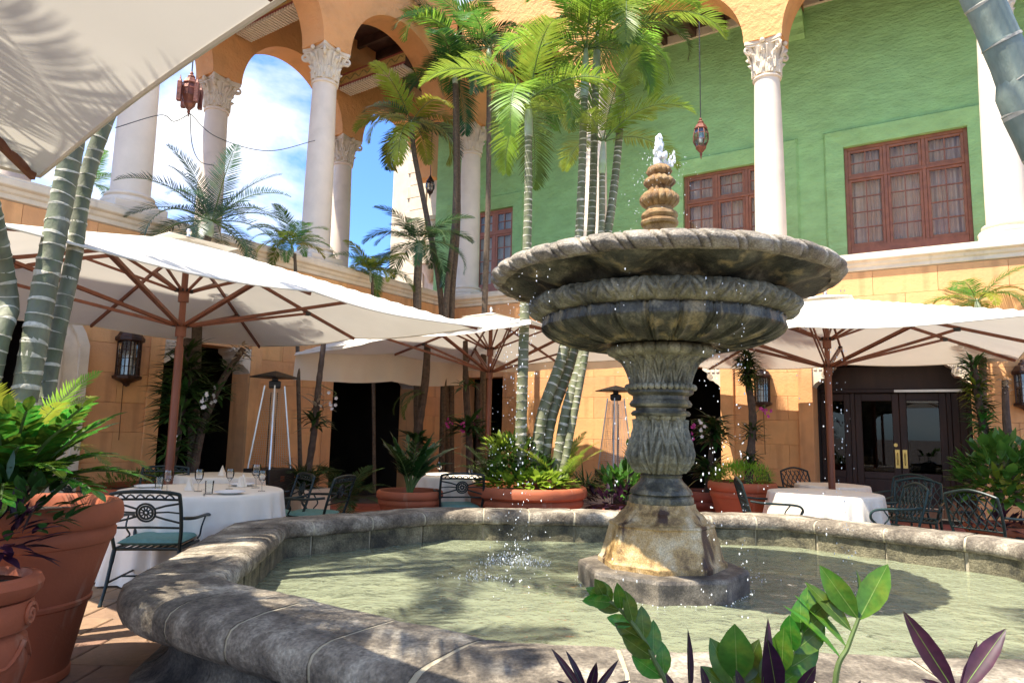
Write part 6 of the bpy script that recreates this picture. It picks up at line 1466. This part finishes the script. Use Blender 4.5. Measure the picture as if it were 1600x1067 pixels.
S2 = [(1190, 1100), (1222, 1050), (1245, 1005), (1262, 968)]
zz_stem('lime lit feather leaved stem right of the low centre of the picture', [at(1170, 1190, 1.68)-Vector((0, 0, .15))]+[at(x, y, 1.68) for x, y in S2],
        auto_leaves(S2, 5, 76, 48, 0.5, 0.55)+[((1255, 985), (1320, 930), .2, .03, .8), ((1240, 1010), (1302, 962), .16, .03, .9)])
S3 = [(1150, 1120), (1150, 1085), (1148, 1055)]
zz_stem('broad dark feather leaves low in the centre of the foreground', [at(1150, 1190, 1.70)-Vector((0, 0, .15))]+[at(x, y, 1.70) for x, y in S3],
        [((1150, 1075), (1112, 998), .5, 0, .2), ((1152, 1065), (1148, 978), .62, -.02, 0), ((1155, 1070), (1188, 1000), .46, 0, .3), ((1150, 1085), (1098, 1040), .4, 0, .3), ((1155, 1085), (1200, 1040), .4, 0, .3)])
zz_stem('tall feather leaved stem with the largest leaf at lower right', [at(1300, 1190, 1.65)-Vector((0, 0, .15)), at(1305, 1070, 1.65), at(1325, 1010, 1.65), at(1342, 965, 1.65)],
        [((1342, 968), (1388, 880), .42, .0, .0), ((1340, 965), (1283, 886), .40, .0, .0), ((1330, 985), (1262, 908), .26, .02, .4), ((1322, 1010), (1248, 926), .18, .03, .8), ((1315, 1030), (1232, 940), .12, .02, 1.0), ((1342, 970), (1345, 888), .16, .05, .9)])
PUR = leaf_mesh('leaf', 1.0, 0.20, 'purple_leaf', 0.5, 0.05)
def purple(label, base, leaves):
    base = Vector(base); t = thing('purple_plant', label, 'plant', base, 0, 'purple leaved plants in the foreground')
    b = MB(); b.tube([Vector((0, 0, -0.25)), Vector((0.005, 0, -.1)), Vector((0, 0, 0.0))], 0.008, 6); part('stem', b, 'plum_stem', t)
    for (ra, tp, w_, dd, tw) in leaves:
        a = at(*ra, base.y)-base; e = at(*tp, base.y+dd)-base; v = e-a; l_ = v.length; v.normalize(); zc = (C0-base).normalized(); z = (zc-v*zc.dot(v)).normalized(); y = z.cross(v)
        o = link('leaf', PUR, t, a); o.rotation_euler = (Matrix((v, y, z)).transposed() @ Matrix.Rotation(tw, 3, 'X')).to_euler(); o.scale = (l_, l_*w_/.20, l_)
purple('purple plant with two long spread leaves at lower right', at(1495, 1090, 1.6), [((1495, 1085), (1412, 955), .22, 0, .1), ((1498, 1085), (1572, 980), .24, 0, -.2), ((1500, 1080), (1528, 1000), .14, .02, .4), ((1490, 1085), (1440, 1060), .2, -.02, .3)])
purple('low purple plant left of the feather leaved stems', at(915, 1095, 1.66), [((915, 1090), (862, 1012), .14, 0, .3), ((918, 1090), (885, 1015), .16, 0, .6), ((920, 1090), (967, 1030), .14, 0, .2), ((918, 1090), (932, 1035), .26, -.03, .2), ((915, 1095), (870, 1062), .2, -.02, .1), ((922, 1095), (985, 1062), .2, 0, .1)])
purple('dark purple shoots between the feather leaved stems', at(1120, 1095, 1.64), [((1078, 1090), (1076, 982), .11, 0, .5), ((1190, 1090), (1202, 965), .16, .02, .6), ((1215, 1090), (1200, 1000), .34, -.04, .1), ((1240, 1095), (1275, 1040), .3, -.03, .1), ((1110, 1095), (1095, 1040), .25, 0, .3), ((1060, 1095), (1040, 1050), .25, 0, .2), ((1165, 1095), (1150, 1045), .3, 0, .3), ((1330, 1095), (1345, 1062), .25, 0, .2)])
